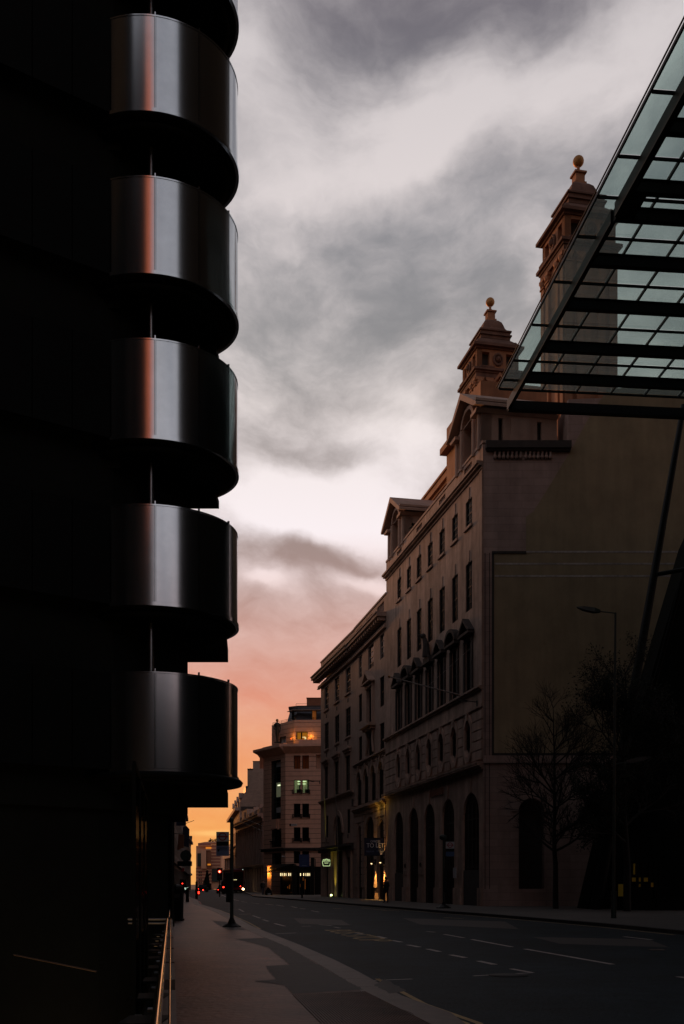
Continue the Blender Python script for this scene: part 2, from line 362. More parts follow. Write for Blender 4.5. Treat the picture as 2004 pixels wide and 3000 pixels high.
def wall_mb(L_, z0, z1, ops, r=.35, back=.15, x0=0.0):
    """wall front at y=0 with real openings (x0,x1,z0,z1,shape) and reveals r deep"""
    mb = MB()
    xs = sorted({x0, L_} | {min(max(v, x0), L_) for o in ops for v in o[:2]}); zs = sorted({z0, z1} | {min(max(v, z0), z1) for o in ops for v in o[2:4]})
    for i in range(len(xs)-1):
        zrun = None
        for j in range(len(zs)-1):
            cx, cz = (xs[i]+xs[i+1])/2, (zs[j]+zs[j+1])/2
            hole = any(o[0] < cx < o[1] and o[2] < cz < o[3] for o in ops)
            if hole:
                if zrun is not None: mb.quad((xs[i],0,zrun),(xs[i],0,zs[j]),(xs[i+1],0,zs[j]),(xs[i+1],0,zrun)); zrun = None
            elif zrun is None: zrun = zs[j]
        if zrun is not None: mb.quad((xs[i],0,zrun),(xs[i],0,zs[-1]),(xs[i+1],0,zs[-1]),(xs[i+1],0,zrun))
    for o in ops:
        a, b, c, d = o[:4]; sh = o[4] if len(o) > 4 else None
        mb.quad((a,0,c),(a,-r,c),(a,-r,d),(a,0,d)); mb.quad((b,0,c),(b,0,d),(b,-r,d),(b,-r,c))
        mb.quad((a,0,d),(a,-r,d),(b,-r,d),(b,0,d)); mb.quad((a,0,c),(b,0,c),(b,-r,c),(a,-r,c))
        if sh == 'round': fill_arch(mb, a, b, d, r)
        if sh == 'oct':
            k = (b-a)*.36
            for (X, Z, sx, sz) in ((a,d,1,-1),(b,d,-1,-1),(a,c,1,1),(b,c,-1,1)):
                t1, t2, t3 = (X,0,Z), (X+sx*k,0,Z), (X,0,Z+sz*k*1.35)
                mb.add([t1,t2,t3], [(0,1,2) if sx*sz > 0 else (0,2,1)])
                mb.quad(t2, t3, (t3[0],-r,t3[2]), (t2[0],-r,t2[2]))
    y = -(r+back)
    mb.quad((x0,0,z0),(x0,0,z1),(x0,y,z1),(x0,y,z0)); mb.quad((L_,0,z0),(L_,y,z0),(L_,y,z1),(L_,0,z1)); mb.quad((x0,0,z1),(L_,0,z1),(L_,y,z1),(x0,y,z1))
    return mb
def fill_arch(mb, a, b, d, r, n=8):
    R0 = (b-a)/2; cx = (a+b)/2; cz = d-R0
    for sg in (-1, 1):
        arc = [(cx+sg*R0*math.cos(t), cz+R0*math.sin(t)) for t in [math.pi/2*k/n for k in range(n+1)]]
        cor = (cx+sg*R0, 0, d)
        for k in range(n):
            p, q = arc[k], arc[k+1]
            mb.add([cor,(p[0],0,p[1]),(q[0],0,q[1])], [(0,1,2) if sg < 0 else (0,2,1)])
            mb.quad((p[0],0,p[1]),(q[0],0,q[1]),(q[0],-r,q[1]),(p[0],-r,p[1]))
_wc = {}
def window(parent, base, fr, xc, z0, w_, h, r=.35, nx=2, nz=4, fmat='frame', gmat='glass_dull', sill=True, arch=False, smat='stone_a', t=.05, lit=None):
    key = (round(w_,2), round(h,2), r, nx, nz, fmat, gmat, sill, smat, arch)
    if key not in _wc:
        mb = MB(); y0, y1 = -r+.03, -r+.10
        mb.box(-w_/2, -w_/2+t, y0, y1, 0, h); mb.box(w_/2-t, w_/2, y0, y1, 0, h)
        mb.box(-w_/2+t, w_/2-t, y0, y1, 0, t); mb.box(-w_/2+t, w_/2-t, y0, y1, h-t, h)
        for i in range(1, nx):
            x = -w_/2 + w_*i/nx; mb.box(x-.02, x+.02, y0+.01, y1-.02, t, h-t)
        for j in range(1, nz):
            z = h*j/nz; k = .035 if j == nz//2 else .018; mb.box(-w_/2+t, w_/2-t, y0+.013, y1-.023, z-k, z+k)
        fm = mb.mesh('window', fmat)
        gm = MB().box(-w_/2, w_/2, -r-.01, -r+.02, 0, h).mesh('pane', gmat)
        sm = MB().box(-w_/2-.12, w_/2+.12, -.02, .14, -.16, 0).mesh('sill', smat) if sill else None
        _wc[key] = (fm, gm, sm)
    fm, gm, sm = _wc[key]
    loc = fr.rel(base, xc, 0, z0); rz = fr.rz - base.rz
    o = link('window', fm, parent, loc, rz); link('pane', gm, o)
    if sm: link('sill', sm, o)
    return o
def boxp(name, mat, parent, base, fr, x0, x1, y0, y1, z0, z1):
    l = fr.rel(base, 0, 0, 0); return MB().box(x0,x1,y0,y1,z0,z1).build(name, mat, parent, l, fr.rz-base.rz)
def part(mb, name, mat, parent, base, fr):
    return mb.build(name, mat, parent, fr.rel(base, 0, 0, 0), fr.rz-base.rz)
def courses(parent, base, fr, x0, x1, z0, z1, hgt, gap, proud, mat, ops=(), name='stone_course', bond=None):
    """rows of stone standing proud of the wall, cut round the openings"""
    z = z0; row = 0
    while z < z1-.05:
        zt = min(z+hgt-gap, z1)
        zs = sorted({z, zt} | {v for o in ops for v in o[2:4] if z < v < zt})
        for a, b in zip(zs, zs[1:]):
            cz = (a+b)/2; x = x0
            hs = sorted([(max(o[0],x0), min(o[1],x1)) for o in ops if o[2] < cz < o[3] and o[1] > x0 and o[0] < x1])
            for ha, hb in hs + [(x1, x1)]:
                if ha - x > .02: part(MB().box(x, ha, -.02, proud, a, b), name, mat, parent, base, fr)
                x = max(x, hb)
        z += hgt; row += 1
# ================================================================== ground
def sheet(name, pts, mat, z=None, kind='structure'):
    mb = MB(); mb.add([(p[0],p[1],p[2] if z is None else z) for p in pts], [tuple(range(len(pts)))])
    return tag(mb.build(name, mat), kind=kind)
tag(MB().add([(x,y,-.004) for x,y in ((-900,-400),(-60,-400),(-60,2500),(-900,2500))], [(0,1,2,3)]).add([(x,y,-.004) for x,y in ((-60,88),(900,88),(900,2500),(-60,2500))], [(0,1,2,3)])
    .add([(x,y,-.004) for x,y in ((1.0,-400),(900,-400),(900,88),(1.0,88))], [(0,1,2,3)]).build('ground', 'asphalt'), kind='structure')
KL = [(2.4,-30),(1.9,2),(1.62,7),(1.39,11.0),(.96,12.68),(.48,16.14),(.08,18.7),(-.80,23.6),(-1.99,29.7),(-2.8,34.1),(-3.78,40.2),(-5.4,49.5),(-7.2,59.2),(-9.7,71.4),(-12.4,88),(-20,130),(-28,180),(-46,290)]
KR = [(14,-30),(13,0),(11.5,20),(10.1,30.2),(9.3,35.7),(7.4,44.5),(6.46,48.7),(5.36,52.4),(3.45,60.9),(-.05,76),(-3.5,91),(-7.1,106),(-10.2,118),(-12.6,140),(-15.6,165),(-21.5,200),(-30,250),(-37,292)]
KL = [(x-.22,y) if y < 75 else (x,y) for x, y in KL]
def wl(y): return .05 - .167*y
road = [(x,y,0) for x,y in KL] + [(x,y,0) for x,y in reversed(KR)]
sheet('road', road, 'asphalt')
def strip(name, a, b, z0, z1, mat, ins=0):
    """solid pavement: between polyline a and polyline b (same length), top z1"""
    mb = MB(); n = len(a)
    for i in range(n-1):
        mb.quad((*a[i],z1),(*b[i],z1),(*b[i+1],z1),(*a[i+1],z1))
        mb.quad((*a[i],z0),(*a[i+1],z0),(*a[i+1],z1),(*a[i],z1)); mb.quad((*b[i],z0),(*b[i],z1),(*b[i+1],z1),(*b[i+1],z0))
    return tag(mb.build(name, mat), kind='structure')
def off(pl, d):
    out = []
    for i, p in enumerate(pl):
        a = Vector(pl[max(i-1,0)]); b = Vector(pl[min(i+1,len(pl)-1)]); t = (b-a).normalized()
        out.append((p[0] + t.y*d, p[1] - t.x*d))
    return out
KLi = off(KL, -.42); KRi = off(KR, .32)
strip('pavement', [(wl(y)-.1,y) for x,y in KLi], KLi, -.01, .116, 'paving')
strip('pavement', KRi, [(x+40,y+2) for x,y in KRi], -.01, .116, 'paving_r')
def kerbs(a, b, mat, name, parent_name):
    """separate kerbstones laid end to end"""
    root = tag(link(parent_name, None), kind='structure'); cnt = 0
    for i in range(len(a)-1):
        la = (Vector(b[i+1])-Vector(b[i])).length
        if a[i][1] > 110 or a[i][1] < 1.5: k = 1
        else: k = max(1, int(la/1.0))
        for j in range(k):
            t0, t1 = j/k + .006/la, (j+1)/k - .006/la
            p = lambda u, t, q=i: tuple(Vector(u[q]).lerp(Vector(u[q+1]), t))
            MB().prism([p(a,t0),p(b,t0),p(b,t1),p(a,t1)], -.02, .12).build(name, mat, root); cnt += 1
    return root
kerbs(KLi, KL, 'kerbstone', 'kerbstone', 'kerb_left')
kerbs(KRi, KR, 'kerb_dark', 'kerbstone', 'kerb_right')
# surface repairs on the near pavement
def gsheet(name, px, mat, z):
    pts = [G(x,y,z) for x,y in px]; out = []; rj = random.Random(len(px))
    for a, b in zip(pts, pts[1:]+pts[:1]):
        n = max(2, int((b-a).length/.12)); j = min(.02, (b-a).length*.02)
        out += [a.lerp(b, k/n) + Vector((rj.uniform(-j,j), rj.uniform(-j,j), 0))*(1 if k else 0) for k in range(n)]
    return sheet(name, out, mat)
Zp = .1205
gsheet('pavement_patch', [(744,2874),(836,2886),(857,2911),(1066,2899),(925,2823),(850,2826),(778,2830),(807,2869)], 'asphalt_new', Zp)
gsheet('pavement_patch', [(692,2751),(778,2747),(845,2775),(925,2822.5),(848,2825.5),(786,2775)], 'asphalt_new', Zp)
gsheet('pavement_patch', [(622,2697),(660,2700),(690,2709),(723,2725),(668,2724),(646,2714)], 'asphalt_new', Zp)
gsheet('pavement_patch', [(1128,2868),(1190,2903),(1140,2911),(1096,2885)], 'asphalt_new', Zp)
# ribbed tactile strip
tr = tag(link('tactile_paving', None), kind='structure')
A_, B_, C_, D_ = G(857,2914,.12), G(1072,2905,.12), Vector((1.36,7.6,.12)), Vector((.18,7.6,.12))
sheet('pavement_patch', [A_,B_,C_,D_], 'asphalt_new', Zp)
mb = MB(); n = 34
for i in range(n):
    t = (i+.15)/n; t2 = (i+.6)/n
    p0, p1 = A_.lerp(B_, t), A_.lerp(B_, t2); q0, q1 = D_.lerp(C_, t), D_.lerp(C_, t2)
    mb.prism([(p0.x,p0.y),(p1.x,p1.y),(q1.x,q1.y),(q0.x,q0.y)], .1208, .128)
tag(mb.build('tactile_rib', 'paving', tr), kind='stuff')
# painted lines
ZL = .004
def line(px, mat='white_paint', wd=None, z=ZL, name='road_marking'):
    a, b = G(*px[0], z), G(*px[1], z); d = (b-a).normalized(); n_ = Vector((-d.y, d.x, 0))*(wd or .10)/2
    return sheet(name, [a-n_, a+n_, b+n_, b-n_], mat, z)
for seg in [((1301,2737),(1359,2747.5)),((1382,2752),(1500,2774)),((1538.5,2780),(1795,2825)),((1828,2744),(1910,2753)),((1987,2861),(2100,2880)),
            ((1250,2729),(1275,2731))]: line(seg, wd=.12)
for seg in [((1147,2754.5),(1176,2760)),((1195,2768),(1229,2774.5)),((1253,2780),(1288,2788)),((1320,2797),(1363,2805.5)),((1401.5,2815),(1449.5,2825.5)),
            ((1104,2743),(1131,2748.5)),((1040,2732),(1065,2737))]: line(seg, wd=.13)
line(((1387,2859),(1560,2849.5)), wd=.07); line(((1497,2838),(1560,2849.5)), wd=.10); line(((1085,2872.5),(1208,2868)), wd=.06)
for seg in [((649,2622),(664,2628)),((683,2635),(700,2639)),((707,2641),(724,2644)),((735,2645),(760,2648)),((777,2648.5),(801,2651.5)),((810,2651.5),(832,2655)),((854,2656),(871,2659.5)),((878,2661),(894,2663)),
            ((912,2668),(934,2672)),((700,2663),(714,2671)),((741,2682.5),(762,2690)),((770,2694),(786,2699)),((805,2705.5),(835,2713.5))]: line(seg, wd=.12)
for seg in [((807,2735.5),(868,2733)),((883,2714),(912,2713)),((935,2709),(972,2712)),((980,2716),(996,2719)),((683,2664),(702,2663.5)),((700,2679),(734,2677.5))]: line(seg, wd=.12)
for seg in [((1060,2660),(1130,2667)),((1110,2665),(1170,2669)),((1300,2688),(1357,2691)),((975,2661),(1000,2662.5))]: line(seg, 'yellow_paint', wd=.12)
ta = G(898,2752,.0); tb = G(1120,2740,.0)
text('BUS STOP', 1.25, 'yellow_paint', None, (.35,30.2,.002), (0,0,math.atan2(.985,-.17)+math.pi/2+R(90)), 'road_marking', .002, 1.25)['kind'] = 'structure'
# double yellow lines beside the left kerb, then a single broad worn one
YL = off(KL, .16); YL2 = off(KL, .30)
for nm, pl in (('inner',YL),('outer',YL2)):
    mb = MB()
    a, b = off(pl, -.04), off(pl, .04)
    for i in range(1, 13):
        if nm == 'outer' and 5 <= i <= 8: continue
        mb.quad((*a[i],ZL),(*b[i],ZL),(*b[i+1],ZL),(*a[i+1],ZL))
    tag(mb.build('yellow_line', 'yellow_paint'), kind='structure')
mb = MB(); a, b = off(KR, -.35), off(KR, -.26)
for i in range(3, 11): mb.quad((*a[i],ZL),(*a[i+1],ZL),(*b[i+1],ZL),(*b[i],ZL))
tag(mb.build('yellow_line', 'yellow_paint'), kind='structure')
mb = MB(); a, b = off(KL, .1), off(KL, .2)
for i in range(13, 16): mb.quad((*a[i],ZL),(*b[i],ZL),(*b[i+1],ZL),(*a[i+1],ZL))
tag(mb.build('red_line', 'red_paint'), kind='structure')
for k_, (a_, b_, c_, d_) in enumerate([((1180,2690),(1480,2700),(1520,2722),(1230,2708)),((1560,2745),(1900,2752),(1960,2775),(1640,2765)),((860,2690),(1000,2695),(1030,2712),(880,2706)),((1100,2900),(1180,2905),(1300,2990),(1200,2990))]):
    if k_ < 3: gsheet('road_patch', [a_,b_,c_,d_], 'asphalt_new', .0022+.0003*k_)
for px in ((1010,2712),(1490,2858)): MB().lathe([(.33,.0),(.33,.009)], 20).build('manhole_cover', 'kerb_dark', None, G(*px,0))['kind'] = 'structure'
for px in ((1830,2718),(1916,2727),(1925,2783)):
    p = G(*px, 0); MB().box(-.16,.16,-.12,.12,.001,.012).build('drain_cover', 'kerbstone', None, p)['kind'] = 'structure'

# ================================================================== steel tower on the left
TC = (-4.75, 26.1); TR = 2.08
tower = thing('steel_clad_building', 'black high-tech office block whose corner stair tower is ringed by brushed steel drums', 'office building', (0,0,0))
zb = [23.52,19.66,15.85,11.98,8.07,4.16]; zt = [25.8,21.93,18.14,14.33,10.44,6.51]
panel = {}
cn = (-5.46, 24.15); wd_ = Vector((-.82,-.573)).normalized(); wn_ = Vector((-wd_.y, wd_.x))
if wn_.y > 0: wn_ = -wn_
for k, (a, b) in enumerate(zip(zb, zt)):
    h = b-a; hk = round(h, 2)
    pod = MB().arc(*TC, .3, TR-.06, -20, 240, .04, h-.05, 40).lathe([(TR-.10,-.07),(TR-.03,-.02),(TR-.03,.05)], 72, TC).build('stair_drum', 'steel_dark', tower, (0,0,a))
    MB().arc(*TC, TR-.06, TR+.035, -20, 240, -.03, .055, 48).build('base_ring', 'steel', pod)
    MB().lathe([(TR-.35,-.22),(TR-.22,-.19),(TR-.2,-.07)], 72, TC).build('soffit_dish', 'steel_dark', pod)
    MB().arc(*TC, TR-.05, TR+.012, -20, 240, h-.05, h-.015, 48).build('top_rim', 'steel', pod)
    for q in range(8):
        a0 = -20 + 30*q
        MB().arc(*TC, TR-.05, TR, a0+.62, a0+29.38, .065, h-.055, 14).build('panel', 'steel', pod)
        t = R(a0+30); x, y = TC[0]+(TR+.012)*math.sin(t), TC[1]-(TR+.012)*math.cos(t)
        MB().arc(*TC, TR-.05, TR+.004, a0+29.68, a0+30.32, .03, h+.06, 2).build('seam_rib', 'steel', pod)
    # flat wing of dark panels running from the drum towards the street corner
    for q in range(11):
        s0, s1 = q*.93+.012, (q+1)*.93-.012
        p0, p1 = Vector(cn)+wd_*s0, Vector(cn)+wd_*s1; bk = wn_*-.06
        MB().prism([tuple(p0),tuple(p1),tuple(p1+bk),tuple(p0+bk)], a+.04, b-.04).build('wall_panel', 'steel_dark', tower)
    if k >= 4:
        MB().prism([(-2.93,26.0),(-3.99,26.42),(-6.2,26.42),(-6.2,27.9),(-3.1,27.9)], a-.53-(.05 if k==5 else 0), a-.2).build('bracket_beam', 'concrete_dark', tower)
    else:
        MB().box(-4.9,-3.3,26.7,27.5,a-.4,a-.2).build('bracket_beam', 'concrete_dark', tower)
    MB().box(-5.95,-5.35,24.75,25.3,a-.42,a-.1).build('bracket_beam', 'concrete_dark', tower)
# rounded roof dome and lip on the lowest drum
MB().lathe([(.55,0),(.5,.1),(.36,.19),(.18,.24),(.01,.26)], 20, (-3.65,25.95)).build('roof_dome', 'steel_dark', tower, (0,0,6.52))
MB().lathe([(TR-.05,-.12),(TR+.11,-.1),(TR+.14,-.03),(TR+.08,.03),(TR-.05,.03)], 72, TC).build('drum_lip', 'steel_dark', tower, (0,0,4.12))
MB().tube((-4.66,24.98,4.2),(-4.66,24.98,24),.075,n=16).build('downpipe', 'steel_soft', tower)
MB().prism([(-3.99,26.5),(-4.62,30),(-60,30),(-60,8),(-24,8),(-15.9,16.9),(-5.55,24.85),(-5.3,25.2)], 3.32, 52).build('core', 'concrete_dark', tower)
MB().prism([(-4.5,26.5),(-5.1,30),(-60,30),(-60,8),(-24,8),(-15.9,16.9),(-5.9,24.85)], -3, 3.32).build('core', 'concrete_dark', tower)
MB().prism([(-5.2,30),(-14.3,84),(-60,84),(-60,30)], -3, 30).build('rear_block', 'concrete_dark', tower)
for q in range(6):     # ground level fins between the tower and the rear block
    y = 33+q*8.5; MB().box(wl(y)-.25, wl(y)-.02, y, y+.5, 0, 13).build('fin_column', 'steel_dark', tower)
# moat, plinth, rail
MB().quad((-60,-40,-2.6),(-.2,-40,-2.6),(-14,84,-2.6),(-60,84,-2.6)).build('basement_floor', 'concrete_dark')['kind'] = 'structure'
def plan(y0, y1, d0, d1): return [(wl(y0)+d0,y0),(wl(y0)+d1,y0),(wl(y1)+d1,y1),(wl(y1)+d0,y1)]
MB().prism(plan(-30,84,-.36,-.12), -2.7, .02).build('moat_wall', 'concrete_dark')['kind'] = 'structure'
pl = thing('plinth_wall', 'low brown stone plinth with dark notches along the pavement under the steel rail', 'plinth', (0,0,0))
ys = [12.2,15.0,18.2,22.0,26.0,30.2,35,40,46,52,58,64,70]
for a, b in zip(ys, ys[1:]): MB().prism(plan(a+.03, b-.25, -.14, .0), .02, .36 if a>11 else .3).build('plinth_stone', 'kerbstone', pl)
MB().prism(plan(2.0, 11.6, -.14, .0), .02, .30).build('plinth_stone', 'kerbstone', pl)
MB().prism(plan(2.0, 70, -.135, -.02), .0, .16).build('plinth_base', 'asphalt_new', pl)
rl = thing('handrail', 'long polished steel handrail glowing orange along the edge of the basement moat', 'handrail', (0,0,0))
def rp(y, d, z): return Vector((wl(y)+d, y, z))
MB().tube(rp(2.2,-.145,.62), rp(25.6,-.145,.62), .034, n=24).build('rail', 'rail', rl)
MB().tube(rp(25.8,-.10,.66), rp(78,-.10,.66), .024, n=16).build('rail', 'rail', rl)
MB().tube(rp(2.2,-.06,.50), rp(30,-.06,.50), .012, n=10).build('lower_rail', 'chrome', rl)
yy = 3.6
while yy < 25:
    MB().tube(rp(yy,-.145,.0), rp(yy,-.145,.60), .016).build('post', 'steel_dark', rl)
    o = MB().slab([(-.42,0),(-.05,0),(-.05,.03),(-.22,.03),(-.42,.03)], -.55, .0).build('bracket_plate', 'steel_dark', rl, rp(yy,-.0,.28))
    MB().tube(rp(yy,-.26,.36), rp(yy,-.17,.36), .022).build('bolt', 'steel_soft', rl)
    MB().tube(rp(yy+.6,-.40,.22), rp(yy+.6,-.33,.22), .018).build('bolt', 'steel_soft', rl)
    yy += 1.9
cr = thing('barrier_rail', 'pair of horizontal steel bars crossing the moat behind the black glass screen', 'barrier', (0,0,0))
for z, r in ((.62,.035),(.52,.028)):
    MB().tube((-7.8,25.4,z+.02), rp(25.6,-.13,z), r, n=12).build('bar', 'steel_soft', cr)
MB().tube(rp(25.6,-.13,.0), rp(25.6,-.13,.64), .03).build('post', 'steel_dark', cr)
MB().tube((-3.62,11.3,.72),(-2.45,10.2,.63),.008).build('slanting_bar','kerbstone',cr)
gs = thing('glass_screen', 'tall narrow black framed glass screen standing on edge beside the moat rail', 'screen', (-2.03,10,0))
e = Vector((-.73,4.5,0)); X_ = lambda t, z: Vector((e.x*t, e.y*t, z))
for t in (0,.33,.66,1): MB().tube(X_(t,-2.5), X_(t,2.70), .022, n=4, smooth=False).build('post', 'steel_dark', gs)
MB().tube(X_(0,2.69), X_(1,2.69), .018, n=4, smooth=False).build('top_rail', 'steel_dark', gs)
for t in (0,.33,.66):
    a, b = X_(t+.01,0), X_(t+.32,0); MB().add([(a.x-.006,a.y,0),(b.x-.006,b.y,0),(b.x-.006,b.y,2.66),(a.x-.006,a.y,2.66),(a.x+.006,a.y,0),(b.x+.006,b.y,0),(b.x+.006,b.y,2.66),(a.x+.006,a.y,2.66)],
        [(0,1,2,3),(7,6,5,4),(0,4,5,1),(3,2,6,7)]).build('pane', 'glass_scr', gs)

# ================================================================== buildings on the right
# ---- A: long limestone building
fA = Fr(8.81, 64.0, 3.80, 87.9)
A = thing('limestone_office_building', 'tall sooty limestone building with oval windows, gabled attic pavilions and a blank side wall', 'building', (8.81,64,0), fA.rz)
colsA = [2.71+2.9*i for i in range(7)]
LA = fA.L
opsA = []
for x in colsA:
    opsA += [(x-.64,x+.64,24.75,26.5), (x-.66,x+.66,19.3,22.4), (x-.62,x+.62,13.95,17.35), (x-.62,x+.62,9.75,12.1,'oct')]
archA = [66.3,71.0,75.4,79.6,83.9]; archs = []
for i, Y in enumerate(archA):
    x = (Y-64)*1.0218; hw = 1.62 if i == 0 else 1.38
    archs.append((x, hw)); opsA.append((x-hw, x+hw, .02, 7.4, 'round'))
part(wall_mb(LA, 0, 27.5, opsA, r=.16), 'wall', 'stone_a', A, fA, fA)
part(MB().box(.62,LA,-14,-.62,0,27.45), 'body', 'soot', A, fA, fA)
for x in colsA:
    window(A, fA, fA, x, 24.75, 1.28, 1.75, .16, 2, 4)
    window(A, fA, fA, x, 19.3, 1.32, 3.1, .16, 2, 6, sill=False)
    o = window(A, fA, fA, x, 13.95, 1.24, 3.4, .16, 2, 6, sill=False)
    window(A, fA, fA, x, 9.75, 1.24, 2.35, .16, 2, 4, sill=False)
    # keystones
    for z in (26.5, 22.4): part(MB().slab([(x-.14,z+.02),(x+.14,z+.02),(x+.2,z+.75),(x-.2,z+.75)], -.02, .05), 'keystone', 'stone_a', A, fA, fA)
for i, x in enumerate(colsA):
    mb = MB()                                                       # surround of the tall first floor windows
    mb.box(x-.9,x-.64,-.02,.12,13.9,17.36); mb.box(x+.64,x+.9,-.02,.12,13.9,17.36); mb.box(x-.64,x+.64,-.02,.12,17.36,17.6)
    mb.box(x-1.1,x+1.1,-.02,.42,17.62,17.8)
    if i == 3:   # centre bay: blocking with a stone creature
        mb.box(x-.7,x+.7,-.02,.35,17.82,18.15)
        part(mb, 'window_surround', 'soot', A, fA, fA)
        st = MB(); st.tube((x,.3,18.15),(x-.05,.3,19.0),.32,.24); st.tube((x-.05,.3,18.95),(x+.1,.42,19.55),.26,.16); st.ball((x+.1,.5,19.7),.2); st.tube((x+.1,.5,19.72),(x+.1,.85,19.75),.09,.06)
        st.tube((x-.35,.3,18.15),(x-.3,.3,19.1),.12,.07); st.tube((x+.3,.25,18.3),(x+.35,.35,19.3),.1,.12)
        part(st, 'stone_beast', 'soot', A, fA, fA)
    else:
        if i % 2 == 0:
            for a, b in (((x-1.15,17.82),(x,18.75)),((x+1.15,17.82),(x,18.75))):
                mb.slab([a,b,(b[0],b[1]-.2),(a[0]+(.3 if a[0]<x else -.3),a[1])], -.02, .45)
            mb.slab([(x-.9,17.81),(x+.9,17.81),(x,18.5)], -.02, .06)
        else:
            pts = [(x-1.15*math.cos(math.pi*k/10), 17.82+.92*math.sin(math.pi*k/10)) for k in range(11)]
            pti = [(x-.95*math.cos(math.pi*k/10), 17.82+.70*math.sin(math.pi*k/10)) for k in range(11)]
            for k in range(10): mb.slab([pts[k],pts[k+1],pti[k+1],pti[k]], -.02, .45)
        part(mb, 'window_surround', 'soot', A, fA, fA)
    # oval frames
    mb = MB(); k = .45
    o_ = [(x-.8+k,9.4),(x+.8-k,9.4),(x+.8,10.0),(x+.8,11.85),(x+.8-k,12.45),(x-.8+k,12.45),(x-.8,11.85),(x-.8,10.0)]
    i_ = [(x-.62+k*.9,9.72),(x+.62-k*.9,9.72),(x+.62,10.25),(x+.62,11.6),(x+.62-k*.9,12.13),(x-.62+k*.9,12.13),(x-.62,11.6),(x-.62,10.25)]
    for q in range(8): mb.slab([o_[q],o_[(q+1)%8],i_[(q+1)%8],i_[q]], -.02, .13)
    mb.slab([(x-.13,12.1),(x+.13,12.1),(x+.22,12.6),(x-.22,12.6)], -.02, .2)
    part(mb, 'oval_frame', 'stone_a', A, fA, fA)
courses(A, fA, fA, 0, LA, 9.35, 12.5, .63, .07, .09, 'stone_a', [(x-.86,x+.86,9.3,12.6) for x in colsA])
def cornice(parent, base, fr, x0, x1, z, prof, mat, name='cornice', ret=None):
    """moulded cornice: list of (projection, height) steps upward from z"""
    mb = MB(); zz = z
    for p_, h in prof: mb.box(x0-(p_ if ret else 0), x1+(p_ if ret else 0), -.02, p_, zz, zz+h-.002); zz += h
    return part(mb, name, mat, parent, base, fr)
cornice(A, fA, fA, -.02, LA, 8.7, [(.10,.12),(.22,.1),(.42,.13),(.46,.1)], 'stone_a', 'string_course')
cornice(A, fA, fA, -.02, LA, 12.62, [(.12,.14),(.08,.95),(.22,.1),(.34,.12)], 'stone_a', 'string_course')
cornice(A, fA, fA, -.02, LA, 27.5, [(.10,.18),(.30,.12),(.42,.16)], 'stone_a', 'cornice')
# parapet with pierced panels
mb = MB(); pz0, pz1 = 27.97, 29.05
holes = [(x-.75, x+.75) for x in (2.9, 8.5, 14.3, 20.1)]
part(wall_mb(LA, pz0, pz1, [(a,b,pz0+.2,pz1-.22) for a, b in holes], r=.25, back=.1), 'parapet', 'stone_a', A, fA, fA)
for a, b in holes:
    mb = MB()
    for k in range(5):
        x = a + (b-a)*(k+.5)/5; mb.lathe([(.07,pz0+.2),(.11,pz0+.4),(.05,pz0+.6),(.08,pz1-.24)], 8, (x,-.15))
    part(mb, 'baluster', 'stone_a', A, fA, fA)
part(MB().box(-.1,LA,-.45,.06,pz1+.002,pz1+.16), 'coping', 'stone_a', A, fA, fA)
gb = thing('glass_balustrade', 'thin greenish glass balustrade along the roof edge of the limestone building', 'balustrade', fA.wpt(6.2,-.5,29.2), fA.rz)
MB().box(0,10.2,-.01,.01,.0,.62).build('pane', 'glass_can', gb); MB().box(0,10.2,-.03,.03,.62,.67).build('rail', 'steel', gb)
# ashlar courses of the quoin strip on the front near corner and base
part(MB().box(-.03,.5,-.02,.09,13.9,27.4), 'pilaster', 'stone_a', A, fA, fA)
for x0, x1 in [(0,.75)] + [(archs[i][0]+archs[i][1]+.12, archs[i+1][0]-archs[i+1][1]-.12) for i in range(4)] + [(archs[-1][0]+1.5, LA)]:
    if x1 - x0 > .2: part(MB().box(x0,x1,-.02,.14,.1,1.25), 'pier_base', 'stone_a', A, fA, fA)
for i, (x, hw) in enumerate(archs):
    mb = MB(); part(MB().box(x-hw,x+hw,-.22,-.17,.0,7.4), 'arch_window', 'glass_dull', A, fA, fA)
    mb = MB()
    for u in (-.5, 0, .5): mb.box(x+u*hw-.04, x+u*hw+.04, -.168, -.12, .1, 6.6)
    for z in (1.1, 2.6, 4.4, 5.7): mb.box(x-hw+.05, x+hw-.05, -.165, -.125, z-.05, z+.05)
    part(mb, 'arch_bars', 'frame', A, fA, fA)
    if i in (0, 4): part(MB().box(x-hw+.1,x+hw-.1,-.11,-.03,.12,2.4), 'stall_riser', 'soot', A, fA, fA)
    if i < 4: part(MB().slab([(x-.16,7.42),(x+.16,7.42),(x+.26,8.3),(x-.26,8.3)], -.02, .1), 'keystone', 'stone_a', A, fA, fA)
# dark soot streaks run down from the lower cornice: built as the wall's own stain material; lettering over the third and fourth arch
xl0, xl1 = fA.s_(1262), fA.s_(1300); nL = 8
for k in range(nL):
    xk = xl0+(xl1-xl0)*(k+.5)/nL; part(MB().box(xk-.13,xk+.13,.0,.1,7.85,8.3+(.15 if k==0 else 0)), 'metal_letter', 'redbrick', A, fA, fA)
